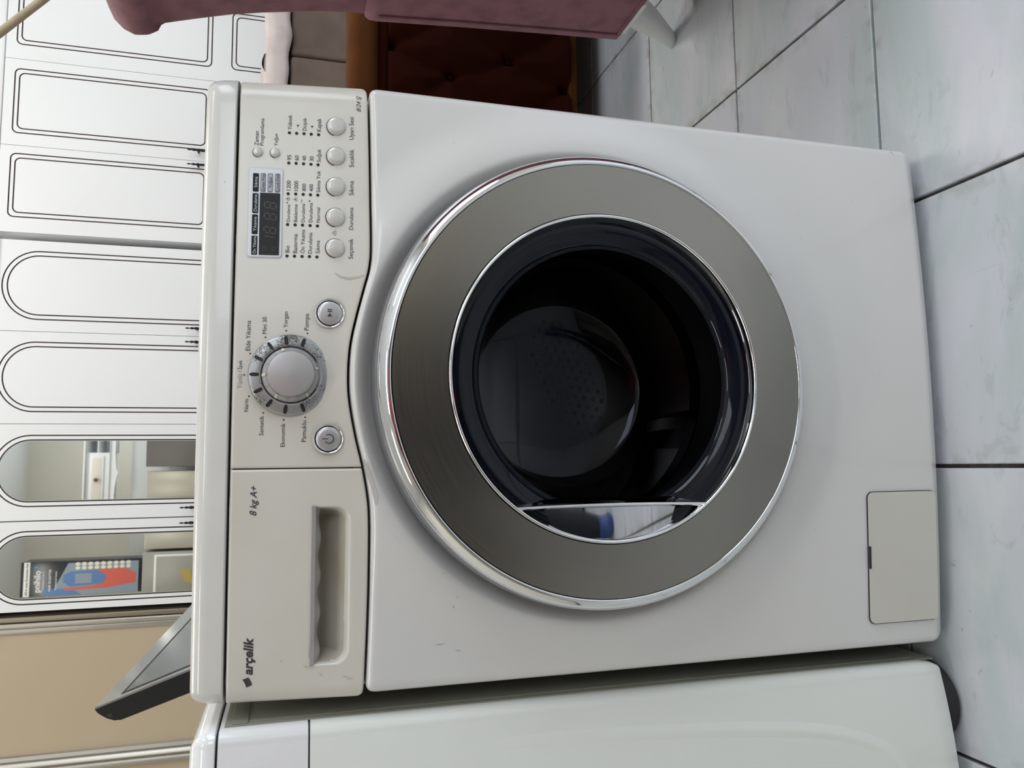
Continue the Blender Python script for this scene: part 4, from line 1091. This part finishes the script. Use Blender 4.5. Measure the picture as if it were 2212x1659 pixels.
sbox('body', -.95, .60, 0, 2.328, -3.35, -2.92, M['lightgrey'], lc, floor_=True)
vn = thing('dressing_table', 'white dressing table with brown drawer knob and curved apron, seen in the right mirror', 'dressing table', (0, -2.9, 2.45))
sbox('tabletop', -.62, .75, 2.735, 2.752, -3.2, -2.76, M['wardrobe'], vn)
sbox('drawer_case', -.60, .085, 2.515, 2.735, -3.2, -2.80, M['wardrobe'], vn)
sbox('shelf_case', .085, .70, 2.500, 2.735, -3.2, -3.17, M['wardrobe'], vn)
for z in (2.515, 2.627, 2.730): sbox('shelf', .085, .70, z - .006, z + .006, -3.2, -2.80, M['wardrobe'], vn, .001)
dr = sbox('drawer', -.52, .050, 2.568, 2.690, -2.80, -2.785, M['wardrobe'], vn, .003)
sbox('drawer_field', -.50, .028, 2.583, 2.675, -2.786, -2.7845, M['wall'], dr, .001)
kx, kz = S(-.190, 2.632); lathe('drawer_knob', [(.008, -2.785), (.010, -2.765), (.022, -2.760), (.022, -2.750), (.012, -2.745), (.0001, -2.744)][::1], M['knobwood'], dr, (kx, kz), seg=20)
ap = []
for x, z in ((.75, 2.515), (-.62, 2.515), (-.62, 2.42), (-.52, 2.42), (-.45, 2.452), (-.362, 2.466), (-.28, 2.462), (-.20, 2.452), (-.16, 2.446), (-.121, 2.431), (-.08, 2.450), (0, 2.460), (.10, 2.464), (.30, 2.462), (.55, 2.455), (.65, 2.42), (.75, 2.42)): ap.append(S(x, z))
prism('apron', ap, fl(-2.78), .018, M['wardrobe'], vn)
for lx in (-.60, .72):
    x_, z_ = S(lx, 2.42); x2, z2 = S(lx, 2.328)
    for y_ in (-3.15, -2.82):
        bm = bmesh.new(); zlathe(bm, x_, y_, [(.012, z2, 0, 0), (.02, z_, 0, 0), (.02, z_ + .05, 0, 0)], seg=12); frombm('leg', bm, M['wardrobe'], vn)
# boxed product standing on the grey refrigerator: its print reads mirrored in the mirror
pk = thing('product_box', 'tall black and red product box with white lettering, seen in the left mirror', 'box', (-1.2, -2.3, 2.2))
(xr, zb2), (xl, zt2) = S(-.930, 2.090), S(-1.242, 3.110)
box('carton', (xl, xr, -2.50, -2.20, zb2, zt2), M['bx_black'], pk, bev=.004)
yb2 = fl(-2.2)
# faces towards +y: helpers build towards -y, so use negative thickness
def face(name, pts, m, off): 
    P_ = [S(x, z) for x, z in pts]; V = [(x, -2.2 + off, z) for x, z in P_] + [(x, -2.2 + off - .001, z) for x, z in P_]
    n = len(P_); me_ = mesh(name, V, [tuple(range(n))] + [(i, (i + 1) % n, n + (i + 1) % n, n + i) for i in range(n)], m, pk, sm=False)
    bm = bmesh.new(); bm.from_mesh(me_.data); bmesh.ops.recalc_face_normals(bm, faces=bm.faces); bmesh.ops.triangulate(bm, faces=[f for f in bm.faces if len(f.verts) > 4]); bm.to_mesh(me_.data); bm.free()
face('printed_band', [(-.931, 3.085), (-.931, 3.035), (-1.241, 3.035), (-1.241, 3.085)], M['bx_white'], .002)
face('printed_field', [(-.95, 2.72), (-.95, 2.12), (-1.24, 2.12), (-1.24, 2.86)], M['bx_steel'], .0015)
face('printed_field', [(-1.18, 2.92), (-1.18, 2.70), (-1.24, 2.60), (-1.24, 2.92)], M['bx_blue'], .0018)
face('printed_machine', [(-1.02, 2.56), (-1.01, 2.25), (-1.06, 2.14), (-1.15, 2.14), (-1.19, 2.40), (-1.20, 2.74), (-1.18, 2.76), (-1.165, 2.50), (-1.12, 2.40), (-1.06, 2.46)], M['bx_red'], .0025)
face('printed_machine', [(-1.03, 2.70), (-1.02, 2.48), (-1.06, 2.41), (-1.11, 2.39), (-1.15, 2.44), (-1.165, 2.70), (-1.12, 2.76), (-1.06, 2.76)], M['bx_blue'], .003)
face('printed_machine', [(-1.05, 2.66), (-1.05, 2.52), (-1.14, 2.52), (-1.14, 2.66)], M['bx_steel'], .0035)
for i in range(9):
    for x in (-.962, -.998):
        z = 2.64 - i * .054; face('printed_badge', [(x + .017 * math.cos(2 * math.pi * t / 14), z + .021 * math.sin(2 * math.pi * t / 14)) for t in range(14)], M['bx_pale'], .0035)
face('printed_emblem', [(-.965, 2.99), (-.975, 2.955), (-.995, 2.965), (-.990, 3.005)], M['bx_blue'], .003)
# lettering facing +y; the wall mirror shows it left to right
def rtext(s, xa, xb, z, m, cap=None):
    (a, zc), (b, _) = S(xa, z), S(xb, z)
    text(s, a, b, zc, fl(-2.2), m, pk, name='box_lettering', off=-.0032, bold=.02, cap=cap)
rtext("pnihilo", -1.205, -1.01, 2.975, M['bx_white'])
rtext("Extreme 5 in 2", -1.19, -1.02, 2.925, M['ink_light'])
rtext("HAIR SCULPTOR", -1.20, -1.00, 2.870, M['bx_white'])
rtext("Professional Series", -1.19, -1.02, 2.82, M['ink_light'])
rtext("All in one Grooming Set", -1.23, -.94, 3.06, M['ink'])

# ------------------------------------------------------------------ photographer, visible as a reflection in the door
M['skin'] = mat('skin', (0.46, 0.27, 0.19), 0.5)
M['shirt'] = mat('red_shirt', (0.42, 0.012, 0.022), 0.8, bump=(60, .3))
M['trousers'] = mat('dark_trousers', (0.014, 0.015, 0.022), 0.85)
M['shoe'] = mat('blue_shoe', (0.03, 0.07, 0.22), 0.6)
M['hair'] = mat('dark_hair', (0.02, 0.014, 0.01), 0.7)
PX = -.101
def skin_body(name, pts, edges, root, mats_fn, mats_, parent, levels=2):
    me = bpy.data.meshes.new(name + '_s'); me.from_pydata([p[0] for p in pts], edges, [])
    o = bpy.data.objects.new(name + '_s', me); COL.objects.link(o)
    sk = o.modifiers.new('s', 'SKIN'); sk.use_smooth_shade = True
    for i, (p, r) in enumerate(pts):
        v = me.skin_vertices[0].data[i]; v.radius = r if isinstance(r, tuple) else (r, r); v.use_root = (i == root)
    sb = o.modifiers.new('d', 'SUBSURF'); sb.levels = levels
    bpy.context.view_layer.update()
    m2 = bpy.data.meshes.new_from_object(o.evaluated_get(bpy.context.evaluated_depsgraph_get()))
    bpy.data.objects.remove(o)
    m2.materials.clear()
    ob = link(name, m2, parent, mats_)
    for f in m2.polygons:
        f.use_smooth = True; f.material_index = mats_fn(f.center)
    return ob
pe = thing('person', 'person in red shirt and dark trousers holding a phone, reflected in the porthole door', 'person', (PX, -1.28, 0))
H = []
HS = .915
def v(x, y, z, r): H.append(((PX + x, y, z * HS if z not in (.80, .765) else z), r)); return len(H) - 1
E_ = []
pel = v(0, -1.24, .92, (.155, .115)); waist = v(0, -1.22, 1.06, (.140, .10)); che = v(0, -1.18, 1.24, (.165, .115)); sho = v(0, -1.14, 1.38, (.12, .085)); nk = v(0, -1.11, 1.46, .052); jaw = v(0, -1.075, 1.54, (.066, .075)); skl = v(0, -1.07, 1.62, (.078, .092)); crn = v(0, -1.085, 1.695, (.05, .06))
E_ += [(pel, waist), (waist, che), (che, sho), (sho, nk), (nk, jaw), (jaw, skl), (skl, crn)]
for sx in (-1, 1):
    a = v(sx * .165, -1.13, 1.37, .058); b = v(sx * .215, -1.08, 1.22, .046); c_ = v(sx * .225, -1.03, 1.06, .038); d = v(sx * .15, -.93, .92, .034); e = v(sx * .075, -.862, .80, .024); f = v(sx * .062, -.835, .765, (.030, .016))
    E_ += [(sho, a), (a, b), (b, c_), (c_, d), (d, e), (e, f)]
    g = v(sx * .088, -1.24, .82, .088); h = v(sx * .064, -1.22, .50, .062); k_ = v(sx * .062, -1.25, .46, .060); l_ = v(sx * .060, -1.26, .25, .056); m_ = v(sx * .058, -1.27, .09, .046); n_ = v(sx * .060, -1.25, .045, .042); o_ = v(sx * .066, -1.12, .035, (.045, .032))
    E_ += [(pel, g), (g, h), (h, k_), (k_, l_), (l_, m_), (m_, n_), (n_, o_)]
def bm_(c):
    ax = abs(c.x - PX)
    if c.z < .10: return 3
    if c.z < .70 and c.y < -.97: return 2
    if c.y > -.985 or c.z > 1.325: return 0
    return 1
body = skin_body('body', H, E_, pel, bm_, [M['skin'], M['shirt'], M['trousers'], M['shoe']], pe)
# five fingers on each hand, curled round the phone's edges
for sx in (-1, 1):
    for k in range(4):
        z = .775 - k * .019; L = (.9, 1.0, .95, .8)[k]
        skin_body('finger', [((PX + sx * .066, -.838, z), .0095), ((PX + sx * .066, -.808 , z + .002), .0088), ((PX + sx * (.066 - .012 * L), -.786, z + .003), .0080), ((PX + sx * (.060 - .022 * L), -.780, z + .003), .0070)], [(0, 1), (1, 2), (2, 3)], 0, lambda c: 0, [M['skin']], body, 1)
    skin_body('thumb', [((PX + sx * .070, -.845, .775), .0115), ((PX + sx * .062, -.822, .800), .0105), ((PX + sx * .040, -.800, .815), .0085)], [(0, 1), (1, 2)], 0, lambda c: 0, [M['skin']], body, 1)
bm = bmesh.new()
bmesh.ops.create_uvsphere(bm, u_segments=28, v_segments=18, radius=1)
for q in list(bm.verts):
    if q.co.y > .25 and q.co.z < .45: q.co.y *= .55
    q.co = Vector((PX + q.co.x * .088, -1.100 + q.co.y * .098, 1.640 * HS + q.co.z * .092))
frombm('hair', bm, M['hair'], pe)
for sx in (-1, 1):
    bm = bmesh.new(); bmesh.ops.create_uvsphere(bm, u_segments=12, v_segments=8, radius=.012)
    for q in bm.verts: q.co += Vector((PX + sx * .032, -.992, 1.605 * HS))
    frombm('eye', bm, M['bx_white'], pe)
    bm = bmesh.new(); tube(bm, [(PX + sx * .078, -1.07, 1.615), (PX + sx * .090, -1.075, 1.60), (PX + sx * .078, -1.07, 1.575)], .009, 8); [setattr(q, 'co', q.co - Vector((0, 0, 1.6 * (1 - HS)))) for q in bm.verts]; frombm('ear', bm, M['skin'], pe)
bm = bmesh.new(); tube(bm, [(PX, -.985, 1.610), (PX, -.968, 1.582), (PX, -.985, 1.572)], [.008, .013, .010], 8); [setattr(q, 'co', q.co - Vector((0, 0, 1.6 * (1 - HS)))) for q in bm.verts]; frombm('nose', bm, M['skin'], pe)
bm = bmesh.new(); tube(bm, [(PX - .022, -.992, 1.548), (PX, -.986, 1.546), (PX + .022, -.992, 1.548)], .005, 8); [setattr(q, 'co', q.co - Vector((0, 0, 1.55 * (1 - HS)))) for q in bm.verts]; frombm('mouth', bm, M['pink'], pe)
bm = bmesh.new(); bmbox(bm, -.020, .127, -.053, .019, .010, .018, bev=.003, seg=3)
for q in bm.verts: q.co = cam.matrix_world @ q.co
ph_ = frombm('phone', bm, M['black'], None); tag(ph_, 'black phone held upright in the hands of the reflected person', 'phone')

# ceiling lamps
for i, (lx, ly) in enumerate(((1.1, 1.9), (-1.0, 1.7), (0.2, -1.9), (2.4, -0.6), (-1.4, -1.2))):
    t = thing('ceiling_lamp', ['white ceiling lamp over the wardrobes', 'white ceiling lamp near the left wall', 'white ceiling lamp over the washing machine', 'white ceiling lamp near the right window', 'added white ceiling lamp, unseen, brightening the plain washing machine'][i], 'lamp', (lx, ly, 3.8))
    box('housing', (lx - .62, lx + .62, ly - .16, ly + .16, 3.72, 3.8), M['ceiling'], t, bev=.006)

scene.cycles.max_bounces = 8
scene.cycles.glossy_bounces = 5
scene.cycles.transparent_max_bounces = 12
scene.cycles.caustics_reflective = False
scene.cycles.caustics_refractive = False
scene.cycles.use_denoising = True
